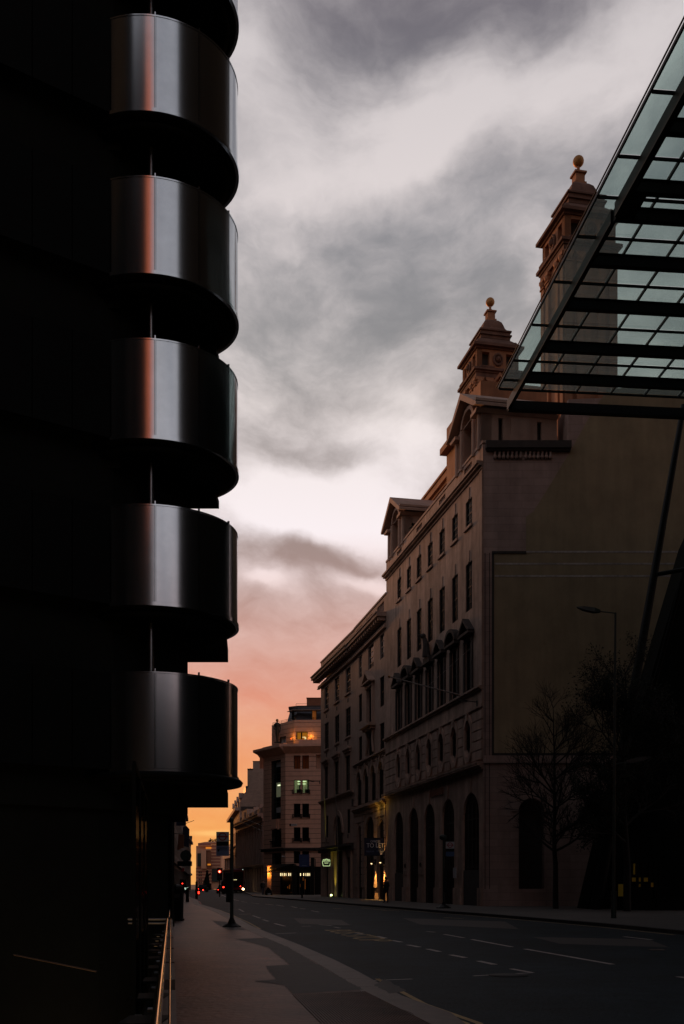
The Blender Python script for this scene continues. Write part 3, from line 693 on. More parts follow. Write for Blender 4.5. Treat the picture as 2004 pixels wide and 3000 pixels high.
# side wall facing the camera
fS = Fr(34.0, 64.0, 8.81, 64.0)
sA = lambda px: fS.s_(px)
opS = [(sA(1595), sA(1520), .02, fS.z(1557,2340), 'round')]
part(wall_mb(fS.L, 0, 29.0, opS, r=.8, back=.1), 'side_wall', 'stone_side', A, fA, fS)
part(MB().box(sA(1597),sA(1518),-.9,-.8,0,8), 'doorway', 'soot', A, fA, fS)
c0 = sA(1557); R1, R0 = (sA(1498)-sA(1640))/2*.98, (sA(1520)-sA(1595))/2+.02; zc = fS.z(1557,2340)-R0+.03
mb = MB()
for k in range(12):
    t0, t1 = math.pi*k/12, math.pi*(k+1)/12
    cc = c0
    mb.slab([(cc+R0*math.cos(t0),zc+R0*math.sin(t0)),(cc+R1*math.cos(t0)*.86,zc+R1*.86*math.sin(t0)),(cc+R1*.86*math.cos(t1),zc+R1*.86*math.sin(t1)),(cc+R0*math.cos(t1),zc+R0*math.sin(t1))], -.02, .10)
part(mb, 'arch_ring', 'stone_side', A, fA, fS)
part(MB().box(0,fS.L,-.02,.16,fS.z(1500,2236),fS.z(1500,2214)), 'string_course', 'stone_side', A, fA, fS)
part(MB().box(0,fS.L,-.02,.05,.1,1.2), 'side_base', 'stone_side', A, fA, fS)
mb = MB(); mb.box(sA(1671),sA(1422),-.02,.38,fS.z(1500,1318),fS.z(1500,1297)); mb.box(sA(1669),sA(1425),-.02,.25,fS.z(1500,1324),fS.z(1500,1318)-.01)
part(mb, 'side_cornice', 'soot', A, fA, fS)
for p0, p1 in ((1450,1525),(1540,1612)):
    part(MB().box(sA(p1),sA(p0),-.02,.02,fS.z(1500,1346),fS.z(1500,1324)), 'balustrade_recess', 'soot', A, fA, fS)
    for k in range(7):
        x = sA(p0+(p1-p0)*k/6); part(MB().lathe([(.08,0),(.13,.14),(.06,.3),(.1,.46)], 8, (x,.08)), 'baluster', 'stone_side', A, fA, fS).location.z += fS.z(1500,1346)
part(MB().box(sA(1412)-.02,fS.L+.04,-.02,.08,0.1,28.9), 'corner_pilaster', 'stone_a', A, fA, fS)
for px in (1421,1434): part(MB().box(sA(px)-.02,sA(px)+.02,0,.03,1.2,fS.z(px,1620)), 'joint_strip', 'soot', A, fA, fS)
# render scar of the vanished neighbour
q = lambda px, py: (sA(px), fS.z(px,py))
rend = [q(1447,2206),q(1447,1622),q(1541,1620),q(1541,1514),q(1562,1500),q(1600,1440),q(1671,1322),q(1725,1225),q(1780,1140),(0,fS.z(1500,1100)),(0,fS.z(1500,2206))]
part(MB().slab(rend, -.01, .06), 'render_panel', 'render', A, fA, fS)
for y in (1617,1652,1688): part(MB().slab([(0,fS.z(1500,y+3)),(sA(1449 if y>1640 else 1541),fS.z(1500,y+3)),(sA(1449 if y>1640 else 1541),fS.z(1500,y-2)),(0,fS.z(1500,y-2))],.05,.072), 'render_rib', 'white_paint', A, fA, fS)
part(MB().box(sA(1447),sA(1441),-.01,.10,fS.z(1500,2210),fS.z(1500,1617)), 'render_edge', 'soot', A, fA, fS)
part(MB().box(0,sA(1441),-.01,.13,fS.z(1500,2213),fS.z(1500,2207)), 'render_edge', 'soot', A, fA, fS)
part(MB().box(sA(1541),sA(1441),-.01,.12,fS.z(1500,1623),fS.z(1500,1616)), 'render_edge', 'soot', A, fA, fS)
part(MB().box(0, sA(1445), -3, -.9, 0, 28.9), 'body', 'soot', A, fA, fS)
part(MB().slab([(0,29.0),(sA(1665),29.0),(sA(1665),fS.z(1500,1170)),(0,fS.z(1500,1130))], -3.0, .0), 'upper_wall', 'stone_side', A, fA, fS)
# attic pavilions on the front
def pavilion(s0, nm):
    W_, D_ = 5.0, 5.1; z0 = 28.9; z1 = 31.5
    f = Fr(*fA.wpt(s0,0,0)[:2], *fA.wpt(s0+W_,0,0)[:2])
    g = Fr(*fA.wpt(s0,-D_,0)[:2], *fA.wpt(s0,0,0)[:2])
    g2 = g
    m = W_/2
    part(wall_mb(W_, z0, z1+.1, [(m-1.0,m+1.0,z0+.02,z1+.05),(.55,1.05,z0+.02,z1-.35),(W_-1.05,W_-.55,z0+.02,z1-.35)], r=.6, back=.1), 'pavilion_front', 'stone_b', A, fA, f)
    part(MB().box(.55,W_-.1,-D_+.1,-.75,z0,z1), 'pavilion_body', 'soot', A, fA, f)
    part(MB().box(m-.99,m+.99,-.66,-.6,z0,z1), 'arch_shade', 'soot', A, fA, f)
    # arched head and open pediment
    mb = MB(); Ri = 1.0
    for k in range(10):
        t0, t1 = math.pi*k/10, math.pi*(k+1)/10
        mb.slab([(m+Ri*math.cos(t0),z1+.1+Ri*.75*math.sin(t0)),(m+1.3*math.cos(t0),z1+.1+.75*1.3*math.sin(t0)),(m+1.3*math.cos(t1),z1+.1+.75*1.3*math.sin(t1)),(m+Ri*math.cos(t1),z1+.1+Ri*.75*math.sin(t1))], -.5, .1)
    part(mb, 'arch_ring', 'stone_b', A, fA, f)
    part(MB().slab([(.1,z1+.12),(W_-.1,z1+.12),(m,z1+1.75)], -D_, -.4), 'gable_wall', 'stone_b', A, fA, f)
    mb = MB()
    for sg in (-1, 1):
        a, b = (m+sg*(m+.55), z1+.05), (m, z1+1.95)
        mb.slab([a,b,(b[0],b[1]-.42),(a[0]-sg*.55,a[1]-.02),(a[0],a[1]-.18)], -D_-.1, .55)
        mb.slab([(a[0]-sg*.3,a[1]-.20),(a[0]-sg*1.5,a[1]-.20),(a[0]-sg*1.5,a[1]-.42),(a[0]-sg*.5,a[1]-.42)], -D_, .38)
    part(mb, 'pediment', 'stone_b', A, fA, f)
    for x in (.3,1.3,W_-1.3,W_-.3): part(MB().tube((x,.02,z0),(x,.02,z1),.16,.14,n=10), 'column', 'stone_b', A, fA, f)
    # side wall facing the camera
    part(wall_mb(D_, z0, z1+.1, [(D_-1.45,D_-1.15,z0+.3,z1-.6),(1.05,1.35,z0+.3,z1-.6)], r=.25, back=.1), 'pavilion_side', 'stone_b', A, fA, g)
    part(MB().box(1.85,D_-1.95,-.01,.11,z0+.2,z1-.55), 'sunk_panel', 'stone_b', A, fA, g)
    mb = MB(); mb.box(.1,D_+.4,-.02,.25,z1+.02,z1+.2); mb.box(.05,D_+.5,-.02,.42,z1+.202,z1+.36); mb.box(0,D_-.4,-.02,.05,z1-.32,z1-.25)
    part(mb, 'pavilion_cornice', 'stone_b', A, fA, g)
pavilion(.35, 'near'); pavilion(18.6, 'far')
part(MB().box(5.6,18.4,-14,-5.5,27.5,30.6), 'roof_block', 'stone_b', A, fA, fA)
# plaques, lamp, flagpole
for x in ((archs[3][0]+archs[4][0])/2+.05, (archs[2][0]+archs[3][0])/2):
    o = part(MB().box(x-.42,x+.42,.0,.06,2.2,3.65), 'number_plaque', 'brick', A, fA, fA)
    t_ = text('140', .5, 'black', A, fA.rel(fA,x,.07,2.95), (R(90),0,math.pi), 'lettering', .01, .75)
x = (archs[0][0]+archs[1][0])/2+.35; part(MB().box(x-.3,x+.3,.15,.2,1.9,2.6), 'number_plaque', 'signwhite', A, fA, fA)
fp = thing('flagpole', 'bare white flagpole slanting out from the limestone building above its oval windows', 'flagpole', fA.wpt(3.5,.2,13.9))
tip = Vector((3.05,66.4,14.95)) - fp.location
MB().tube((0,0,0), tip, .055, .035, n=8).build('pole', 'frame_w', fp); MB().ball(tip, .09).build('finial', 'gold', fp)
MB().tube(tip*.48, Vector(fA.wpt(2.2,.1,16.7))-fp.location, .012, n=5).build('stay', 'frame_w', fp)
MB().tube(tip*1.0, Vector(fA.wpt(20.5,.3,13.2))-fp.location, .008, n=4).build('halyard', 'frame_w', fp)
def bracket_lamp(lbl, base, ax, ln=1.25, drop=.15, grp=None):
    t = thing('wall_lamp', lbl, 'street lamp', base, 0, grp)
    MB().tube((0,0,-.25),(0,0,.08),.05).build('bracket', 'greenblack', t)
    MB().tube((0,0,0), (ax[0]*ln*.45, ax[1]*ln*.45, .04), .03).build('arm', 'frame', t)
    a = Vector((ax[0]*ln*.45, ax[1]*ln*.45, .04)); b = Vector((ax[0]*ln, ax[1]*ln, .12))
    d = Vector((-ax[1], ax[0], 0))*.11
    mb = MB(); vs = []
    for p, k, hh in ((a,.45,.05),(a.lerp(b,.3),1,.09),(a.lerp(b,.85),.9,.06),(b,.4,.03)):
        vs += [p-d*k-Vector((0,0,hh)), p+d*k-Vector((0,0,hh)), p+d*k+Vector((0,0,hh*.5)), p-d*k+Vector((0,0,hh*.5))]
    fs = [(0,1,2,3),(15,14,13,12)] + [(4*i+j,4*i+4+j,4*i+4+(j+1)%4,4*i+(j+1)%4) for i in range(3) for j in range(4)]
    mb.add(vs, fs).build('lamp_head', 'frame', t); return t
bracket_lamp('grey lamp on a short wall bracket near the corner of the limestone building', fA.wpt(.7,.15,13.0), (-.98,-.2), 1.4)

# ---- B2: flush neighbour with pediment window; B1: plain neighbour with deep eaves
def Bwin(parent, base, fr, lst, z0, z1, r=.4, **k):
    for a, b in lst: window(parent, base, fr, (fr.s_(a)+fr.s_(b))/2, z0, abs(fr.s_(a)-fr.s_(b)), z1-z0, r, **k)
def sp(fr, a, b): u, v = fr.s_(a), fr.s_(b); return (min(u,v), max(u,v))
p0 = fA.wpt(LA,0,0); Bx = (1038-CX)/F; tB = (22.23)/(Bx+.2097); 
fB = Fr(p0.x, p0.y, Bx*tB, tB)
B2 = thing('stone_bank_building', 'narrow limestone building with a central pediment window beside the big limestone block', 'building', (p0.x,p0.y,0), fB.rz)
LB = fB.L
c3 = [(1050.8,1060.5),(1078.4,1094.6),(1113,1125.6)]
ops = []
for a, b in c3: ops.append((*sp(fB,a,b),21.2,23.3))
for a, b in (c3[0],c3[2]): ops += [(*sp(fB,a,b),17.0,19.6), (*sp(fB,a,b),13.3,15.55)]
cw = sp(fB,1080,1094); ops += [(*cw,16.1,19.4),(*cw,13.2,15.3)]
c4 = [(1047,1059),(1067,1079),(1088,1100.7),(1109.9,1123.6)]
for a, b in c4: ops.append((*sp(fB,a,b),9.05,12.25,'round'))
ga = [(1047.8,1060,7.1),(1069.3,1097.6,7.7),(1108.3,1126,7.2)]
for a, b, z in ga: ops.append((*sp(fB,a,b),.02,z,'round'))
part(wall_mb(LB, 0, 24.1, ops, r=.18), 'wall', 'stone_b', B2, fB, fB)
part(MB().box(0.01,LB,-14,-.62,0,26), 'body', 'soot', B2, fB, fB)
Bwin(B2,fB,fB,c3,21.2,23.3,.18,nx=2,nz=4,smat='stone_b',sill=False,gmat='glass_dark',fmat='frame_w')
Bwin(B2,fB,fB,(c3[0],c3[2]),17.0,19.6,.18,nx=2,nz=4,smat='stone_b',sill=False)
Bwin(B2,fB,fB,(c3[0],c3[2]),13.3,15.55,.18,nx=2,nz=4,smat='stone_b',sill=False)
Bwin(B2,fB,fB,[(1080,1094)],16.1,19.4,.18,nx=2,nz=4,sill=False); Bwin(B2,fB,fB,[(1080,1094)],13.2,15.3,.18,nx=2,nz=3,sill=False)
Bwin(B2,fB,fB,c4,9.05,12.2,.18,nx=1,nz=3,sill=False)
for a, b in c4:
    u, v = sp(fB,a,b); x = (u+v)/2; rr = (v-u)/2; mb = MB()
    for k in range(8):
        t0, t1 = math.pi*k/8, math.pi*(k+1)/8; zc_ = 12.25-rr
        mb.slab([(x+rr*math.cos(t0),zc_+rr*math.sin(t0)),(x+(rr+.24)*math.cos(t0),zc_+(rr+.3)*math.sin(t0)),(x+(rr+.24)*math.cos(t1),zc_+(rr+.3)*math.sin(t1)),(x+rr*math.cos(t1),zc_+rr*math.sin(t1))], -.02, .12)
    mb.slab([(x-.1,12.2),(x+.1,12.2),(x+.17,12.75),(x-.17,12.75)], -.02, .22); part(mb, 'arch_ring', 'stone_b', B2, fB, fB)
part(MB().slab([(cw[0]-.3,19.4),(cw[1]+.3,19.4),(cw[1]+.3,19.75),(cw[0]-.3,19.75)],-.02,.3), 'window_head', 'stone_b', B2, fB, fB)
xm = (cw[0]+cw[1])/2; mb = MB()
for sg in (-1, 1): mb.slab([(xm+sg*1.6,19.85),(xm,20.95),(xm,20.7),(xm+sg*1.2,19.87)], -.02, .6)
mb.box(xm-1.6,xm+1.6,-.02,.6,19.76,19.86); mb.slab([(xm-1.1,19.88),(xm+1.1,19.88),(xm,20.6)], -.02, .1); part(mb, 'pediment', 'stone_b', B2, fB, fB)
mb = MB(); mb.box(cw[0]-.35,cw[0]-.02,-.02,.22,16.0,19.38); mb.box(cw[1]+.02,cw[1]+.35,-.02,.22,16.0,19.38); part(mb, 'window_surround', 'stone_b', B2, fB, fB)
mb = MB(); mb.box(xm-1.8,xm+1.8,-.02,.75,15.75,16.0); mb.box(xm-1.5,xm+1.5,-.02,.45,15.5,15.74); part(mb, 'balcony_ledge', 'stone_b', B2, fB, fB)
for sg in (-1, 1):
    mb = MB(); pts = [(xm+sg*(1.25-.25*math.sin(k/8*math.pi*1.2)), 15.5-2.1*k/8) for k in range(9)]
    for k in range(8): mb.tube((pts[k][0],.12,pts[k][1]),(pts[k+1][0],.12,pts[k+1][1]),.13,n=6)
    part(mb, 'scroll', 'stone_b', B2, fB, fB)
cornice(B2, fB, fB, 0, LB, 12.85, [(.14,.14),(.3,.12)], 'stone_b', 'string_course')
cornice(B2, fB, fB, 0, LB, 8.35, [(.12,.15),(.3,.14),(.42,.14)], 'stone_b', 'string_course')
courses(B2, fB, fB, 0, LB, 9.1, 12.7, .62, .06, .07, 'stone_b', [(sp(fB,a,b)[0]-.26,sp(fB,a,b)[1]+.26,9,12.6) for a,b in c4])
courses(B2, fB, fB, 0.05, LB-.05, 1.2, 8.3, .62, .07, .09, 'stone_b', [(sp(fB,a,b)[0]-.03,sp(fB,a,b)[1]+.03,0,z+.25) for a,b,z in ga])
for a, b, z in ga:
    u, v = sp(fB,a,b); part(MB().box(u,v,-.24,-.185,0,z), 'arch_window', 'glass_dull', B2, fB, fB)
    part(MB().box((u+v)/2-.05,(u+v)/2+.05,-.183,-.13,.1,z-.6).box(u+.02,v-.02,-.18,-.14,3.0,3.12), 'arch_bars', 'frame', B2, fB, fB)
def eaves(parent, base, fr, L_, z, proj, mat, bmat, x0=0):
    mb = MB(); mb.box(x0,L_,-.02,.18,z-.9,z-.62); mb.box(x0,L_,-.02,.26,z-.98,z-.902)
    part(mb, 'frieze', mat, parent, base, fr)
    mb = MB(); mb.box(x0,L_,-.02,proj,z,z+.28); mb.box(x0,L_,-.02,proj+.1,z+.282,z+.4); part(mb, 'cornice', mat, parent, base, fr)
    x = x0+.3
    while x < L_-.2:
        part(MB().slab([(x-.14,z-.32),(x+.14,z-.32),(x+.14,z-.002),(x-.14,z-.002)], .0, proj*.82), 'modillion', bmat, parent, base, fr); x += .78
eaves(B2, fB, fB, LB, 24.5, .85, 'stone_b', 'stone_b')
part(wall_mb(LB, 24.9, 26.4, [(LB*k/3+.8,LB*(k+1)/3-.9,25.2,26.05) for k in range(3)], r=.3, back=.1), 'parapet', 'stone_b', B2, fB, fB)
for k in range(3):
    mb = MB(); a, b = LB*k/3+.8, LB*(k+1)/3-.9; n = 6
    for i in range(n): mb.lathe([(.06,25.2),(.11,25.4),(.05,25.75),(.09,26.05)], 8, (a+(b-a)*(i+.5)/n,-.15))
    part(mb, 'baluster', 'stone_b', B2, fB, fB)
part(MB().box(-.02,LB,-.5,.08,26.402,26.55), 'coping', 'stone_b', B2, fB, fB)
p1 = fB.wpt(LB,0,0)
# B1
K1x = (940-CX)/F; # direction -.239
t1 = (p1.x + .239*p1.y)/(K1x+.239)
f1 = Fr(p1.x, p1.y, K1x*t1, t1); L1 = f1.L
B1 = thing('plain_stone_building', 'brown stone building with a deep bracketed cornice and a tall arched doorway', 'building', (p1.x,p1.y,0), f1.rz)
cB = [(950.6,962.6),(980.4,993.7),(1012.5,1027)]
ops = []
for a, b in cB: ops += [(*sp(f1,a,b),20.65,23.2),(*sp(f1,a,b),16.3,19.2),(*sp(f1,a,b),10.9,14.4)]
dA = sp(f1,979,1004); dB = sp(f1,954.5,962); dC = sp(f1,1016.5,1025.6)
ops += [(*dA,.02,8.7,'round'),(*dB,6.6,9.0),(*dC,6.6,9.0),(*sp(f1,953,966),.02,4.2),(*sp(f1,1015,1030),.02,4.2)]
part(wall_mb(L1, 0, 24.1, ops, r=.18), 'wall', 'stone_b', B1, f1, f1)
part(MB().box(0.01,L1-.01,-16,-.62,0,26), 'body', 'stone_b', B1, f1, f1)
Bwin(B1,f1,f1,cB,20.65,23.2,.18,nx=2,nz=4,smat='stone_b',gmat='glass_dark',fmat='frame_w'); Bwin(B1,f1,f1,cB,16.3,19.2,.18,nx=2,nz=4,smat='stone_b',gmat='glass_dark')
Bwin(B1,f1,f1,cB,10.9,14.4,.18,nx=2,nz=4,smat='stone_b',sill=False,gmat='glass_dark')
Bwin(B1,f1,f1,[(954.5,962),(1016.5,1025.6)],6.6,9.0,.18,nx=1,nz=3,smat='stone_b',sill=False)
for a, b in cB:
    u, v = sp(f1,a,b)
    mb = MB(); mb.box(u-.45,v+.45,-.02,.38,14.95,15.15); mb.box(u-.3,v+.3,-.02,.22,14.7,14.94); mb.box(u-.25,u-.02,-.02,.08,10.9,14.6); mb.box(v+.02,v+.25,-.02,.08,10.9,14.6); mb.box(u-.02,v+.02,-.02,.08,14.42,14.6)
    part(mb, 'window_surround', 'stone_b', B1, f1, f1)
    for z in (15.5, 19.75, 6.1): part(MB().box((u+v)/2-.16,(u+v)/2+.16,-.02,.03,z,z+.4), 'vent', 'soot', B1, f1, f1)
cornice(B1, f1, f1, 0, L1+.1, 10.4, [(.1,.12),(.24,.12),(.32,.1)], 'stone_b', 'string_course')
mb = MB(); mb.box(0,L1+.25,-.02,.55,5.3,5.55); mb.box(0,L1+.1,-.02,.3,4.95,5.28); part(mb, 'door_cornice', 'soot', B1, f1, f1)
for px in (946,952,967,974,1010,1014,1032): x = f1.s_(px); part(MB().box(x-.2,x+.2,-.02,.2,.1,4.93), 'pilaster', 'stone_b', B1, f1, f1)
mb = MB(); u, v = dA; x = (u+v)/2; rr = (v-u)/2; zc_ = 8.7-rr
for k in range(10):
    t0, t1_ = math.pi*k/10, math.pi*(k+1)/10
    mb.slab([(x+rr*math.cos(t0),zc_+rr*math.sin(t0)),(x+(rr+.5)*math.cos(t0),zc_+(rr+.5)*math.sin(t0)),(x+(rr+.5)*math.cos(t1_),zc_+(rr+.5)*math.sin(t1_)),(x+rr*math.cos(t1_),zc_+rr*math.sin(t1_))], -.02, .14)
part(mb, 'arch_ring', 'stone_b', B1, f1, f1)
part(MB().box(u,v,-.26,-.19,0,8.7), 'doorway', 'glass_dull', B1, f1, f1)
for a, b in ((953,966),(1015,1030)):
    a_, b_ = sp(f1,a,b); part(MB().box(a_,b_,-.26,-.19,0,4.2), 'doorway', 'glass_dull', B1, f1, f1)
eaves(B1, f1, f1, L1+.9, 24.5, .95, 'stone_b', 'stone_b')
mb = MB()
for k in range(int(L1/.55)): mb.box(.1+k*.55,.4+k*.55,-.02,.1,22.95+.45,23.45+.02)
part(wall_mb(L1, 24.9, 26.35, [], r=.3, back=.1), 'parapet', 'stone_b', B1, f1, f1)
for k in range(3): part(MB().box(L1*k/3+1.2,L1*(k+1)/3-.8,0,.06,25.3,26.0), 'parapet_panel', 'stone_b', B1, f1, f1)
part(MB().box(-.02,L1+.05,-.5,.08,26.352,26.5), 'coping', 'stone_b', B1, f1, f1)
f1e = Fr(*f1.wpt(L1,0,0)[:2], *f1.wpt(L1,-16,0)[:2])
part(MB().box(0,.9,-.02,.06,9.2,9.9), 'name_plate', 'soot', B1, f1, f1).location += Vector((0,0,0))
for px, py, qx, qy in ((950.6,2331,963.6,2495),(982.8,2316,1000,2518)):
    bx = f1.s_(qx); base = f1.wpt(bx,.3,f1.z(qx,qy)); t = thing('flagpole', 'slender pale flagpole %s the arched doorway' % ('left of' if px < 960 else 'leaning up in front of'), 'flagpole', base)
    Yt = base.y-3.2; tipp = P(px,py,Yt)-base
    MB().tube((0,0,0), tipp, .06, .04, n=8).build('pole', 'frame_w', t); MB().box(-.5,.5,-.05,.05,.9,.98).build('crossbar', 'black', t)
# ---- domed twin towers and attic block behind
ang = math.atan2(.978, -.2097)       # building grain
def Tw(name_label, cx, cy):
    t = thing('stone_tower', name_label, 'tower', (cx,cy,0), ang-math.pi/2, 'twin stone towers crowned with gilded balls')
    w2 = 2.3
    sq = lambda a: [(-a,-a),(a,-a),(a,a),(-a,a)]
    MB().prism(sq(w2-.12), 28, 54.0).build('shaft', 'stone_t', t)
    for x in (-w2+.35, -w2+1.35, w2-1.35, w2-.35):
        for rz in (0, math.pi/2, -math.pi/2):
            MB().box(x-.3,x+.3,-w2-.12,-w2+.2,36,53.1).box(x-.36,x+.36,-w2-.2,-w2+.2,53.15,53.3).box(x-.4,x+.4,-w2-.24,-w2+.2,53.7,53.98).lathe([(.26,53.3),(.28,53.45),(.36,53.7)], 8, (x,-w2-.02)).build('pilaster', 'stone_t', t, (0,0,0), rz)
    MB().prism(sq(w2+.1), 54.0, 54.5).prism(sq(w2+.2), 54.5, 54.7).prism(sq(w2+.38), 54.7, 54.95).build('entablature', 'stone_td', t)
    f0 = wall_mb(2*w2-.1, 54.96, 57.0, [(.55,1.35,55.3,56.7),(2*w2-1.45,2*w2-.65,55.3,56.7)], r=.5, back=.05)
    for rz in (0, math.pi/2, -math.pi/2, math.pi):
        c, s = math.cos(rz), math.sin(rz); p = (-(w2-.05), -(w2-.05))
        # wall front faces local +y: flip so it faces outward
        o = f0.build('attic_wall', 'stone_t', t, (c*(w2-.05)-s*-(w2-.05), s*(w2-.05)+c*-(w2-.05), 0), rz+math.pi)
        mb = MB(); mb.lathe([(.62,-.08),(.60,.08),(.42,.12),(.40,.02)], 20); mb.ball((0,0,.05), .3, 12, 8)
        cr_ = mb.build('cartouche', 'stone_td', t); cr_.rotation_euler = (R(90),0,rz); q = Vector((0,-w2-.02)); cr_.location = (c*q.x-s*q.y, s*q.x+c*q.y, 56.0); cr_.scale = (.9,1.1,1)
        mb = MB(); mb.box(-.75,.75,-.25,.1,0,.14)
        o = mb.build('bracket_shelf', 'stone_td', t, (c*-1.25-s*(-w2-.15), s*-1.25+c*(-w2-.15), 54.96), rz)
    MB().prism(sq(w2-.6), 54.96, 57.0).build('attic_core', 'soot', t)
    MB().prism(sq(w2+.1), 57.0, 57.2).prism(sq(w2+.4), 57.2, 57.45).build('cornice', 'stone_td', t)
    # swept roof: two ogee tiers
    mb = MB(); pr = [(2.4,57.45),(2.3,57.75),(2.02,58.05),(1.72,58.35),(1.55,58.5)]
    for (a, z0), (b, z1) in zip(pr, pr[1:]): mb.prism(sq(a), z0, z1, sq(b))
    for sx, sy in ((1,1),(-1,1),(1,-1),(-1,-1)): mb.ball((sx*1.95,sy*1.95,57.75), .36, 10, 6)
    mb.prism(sq(1.6), 58.5, 59.3); mb.prism(sq(1.74), 58.85, 59.0); mb.prism(sq(1.72), 59.3, 59.45)
    pr = [(1.6,59.45),(1.36,59.62),(1.18,59.9),(1.06,60.3),(.92,60.65),(.66,60.95),(.5,61.02)]
    for (a, z0), (b, z1) in zip(pr, pr[1:]): mb.prism(sq(a), z0, z1, sq(b))
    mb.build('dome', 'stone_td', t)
    MB().prism(sq(.52), 61.0, 61.2).prism(sq(.4), 61.2, 61.95).prism(sq(.53), 61.95, 62.1).build('lantern', 'stone_t', t)
    MB().lathe([(.32,62.1),(.22,62.3),(.12,62.5),(.15,62.75)], 12).build('neck', 'stone_t', t)
    MB().ball((0,0,63.15), .46, 24, 16).build('ball', 'gold', t)
    return t
t1w = Tw('farther stone tower with a gilded ball, standing clear of the glass canopy', 15.45, 106.8)
t2w = Tw('nearer stone tower with a gilded ball, partly seen through the glass canopy', 19.85, 86.0)
for t in (t1w, t2w): t.location.z = -.97
hall = thing('domed_hall_building', 'warm stone attic storey lit orange behind the gabled pavilions', 'building', (0,0,0))
MB().prism([(15.8,82),(27,84.5),(23,107),(13.0,104.5)], 0, 37.5).build('block', 'stone_t', hall)
fH = Fr(28.2-.2097*82.5, 82.5, 28.2-.2097*98.6, 98.6)
part_h = lambda mb, n, m: mb.build(n, m, hall, fH.wpt(0,0,0), fH.rz)
part_h(wall_mb(fH.L, 26, 36.3, [(x,x+1.3,30.5,34.6,'round') for x in (3.2,9.6)], r=.5), 'wall', 'stone_t')
part_h(MB().box(0,fH.L,-3,-.66,26,38), 'wall_core', 'stone_t')
part_h(MB().box(-.2,fH.L+.3,-.02,.5,36.3,36.55).box(-.3,fH.L+.5,-.02,.75,36.552,36.8), 'cornice', 'stone_t')
part_h(wall_mb(fH.L, 36.8, 38.1, [(a,a+1.9,37.05,37.8) for a in (2.5,6.5,10.5)], r=.2, back=.1), 'parapet', 'stone_t')
for a in (2.5,6.5,10.5):
    mb = MB()
    for k in range(6): mb.lathe([(.06,37.05),(.11,37.25),(.05,37.5),(.09,37.8)], 8, (a+.16+k*.32,-.1))
    part_h(mb, 'baluster', 'stone_t')
part_h(MB().box(-.1,fH.L+.1,-.4,.12,38.102,38.3), 'coping', 'stone_t')
part_h(MB().box(-7,1.2,-3,.0+2.2,26,36.3).box(-7,1.3,-3,2.75,36.3,36.8).box(-7,1.2,-3,2.2,36.8,38.5), 'end_block', 'stone_t')
fg = Fr(20.5, 98, 13.3, 97.2)
mb = MB(); g0 = fg.s_(1462)
mb.slab([(g0-1.5,47.9),(g0+1.5,47.9),(g0,49.7)], -1, 0)
for sg in (-1,1): mb.slab([(g0+sg*1.75,47.7),(g0,50.0),(g0,49.65),(g0+sg*1.4,47.7)], -1, .4)
mb.box(g0-1.4,g0+1.4,-1,0,36,47.88); mb.build('gable', 'stone_t', hall, fg.wpt(0,0,0), fg.rz)
st = MB(); st.tube((g0+.2,.15,47.0),(g0+.1,.2,48.4),.2,.12); st.ball((g0+.1,.25,48.55),.12); st.tube((g0-.4,.15,47.2),(g0-.1,.2,48.2),.14,.09)
st.build('carved_figures', 'stone_td', hall, fg.wpt(0,0,0), fg.rz)

# ---- C: pink corner building
fc = Fr(1.0, 139.3, (838-CX)/F*140, 140.0)          # front, facing the camera
C = thing('pink_corner_building', 'pink banded stone corner block with a slate mansard, lit windows and a deep eaves shadow', 'building', (fc.o.x,fc.o.y,0), fc.rz)
fl = Fr(fc.wpt(fc.L,0,0).x, fc.wpt(fc.L,0,0).y, (773.5-CX)/F*145.2, 145.2)
zc_ = lambda py: H + (CY-py)/F*140
opc = []
wins = []
for r_, (y0, y1) in enumerate([(2214,2253),(2285,2323.4),(2354.7,2394.7),(2424,2465),(2494,2530)]):
    for a, b in ((861,880.3),(885.5,905.5)):
        u, v = sp(fc,a,b); opc.append((u,v,zc_(y1),zc_(y0))); wins.append((r_,u,v,zc_(y1),zc_(y0)))
u, v = sp(fc,926.5,938); opc.append((u-.6,v,zc_(2253),zc_(2212)))
part(wall_mb(fc.L, 0, zc_(2196), opc, r=.3), 'wall', 'soot', C, fc, fc)
opl = [(*sp(fl,795,824.5),zc_(2397),zc_(2222)), (*sp(fl,796,826),zc_(2480),zc_(2425),'round'), (*sp(fl,797,826),zc_(2545),zc_(2498))]
part(wall_mb(fl.L, 0, zc_(2196), opl, r=.6), 'wall', 'soot', C, fc, fl)
courses(C, fc, fc, 0, fc.L+.06, -.1, zc_(2196), .655, .05, .10, 'stone_c', opc)
courses(C, fc, fl, -.0, fl.L, -.1, zc_(2196), .655, .05, .10, 'stone_c', opl)
fr_ = Fr(*fl.wpt(fl.L,0,0)[:2], *fl.wpt(fl.L,-14,0)[:2])
part(MB().box(.06,fc.L-.1,-14,-.62,0,zc_(2190)), 'body', 'stone_c', C, fc, fc)
part(MB().box(.1,fl.L-.02,-12,-.9,0,zc_(2190)), 'body', 'stone_c', C, fc, fl)
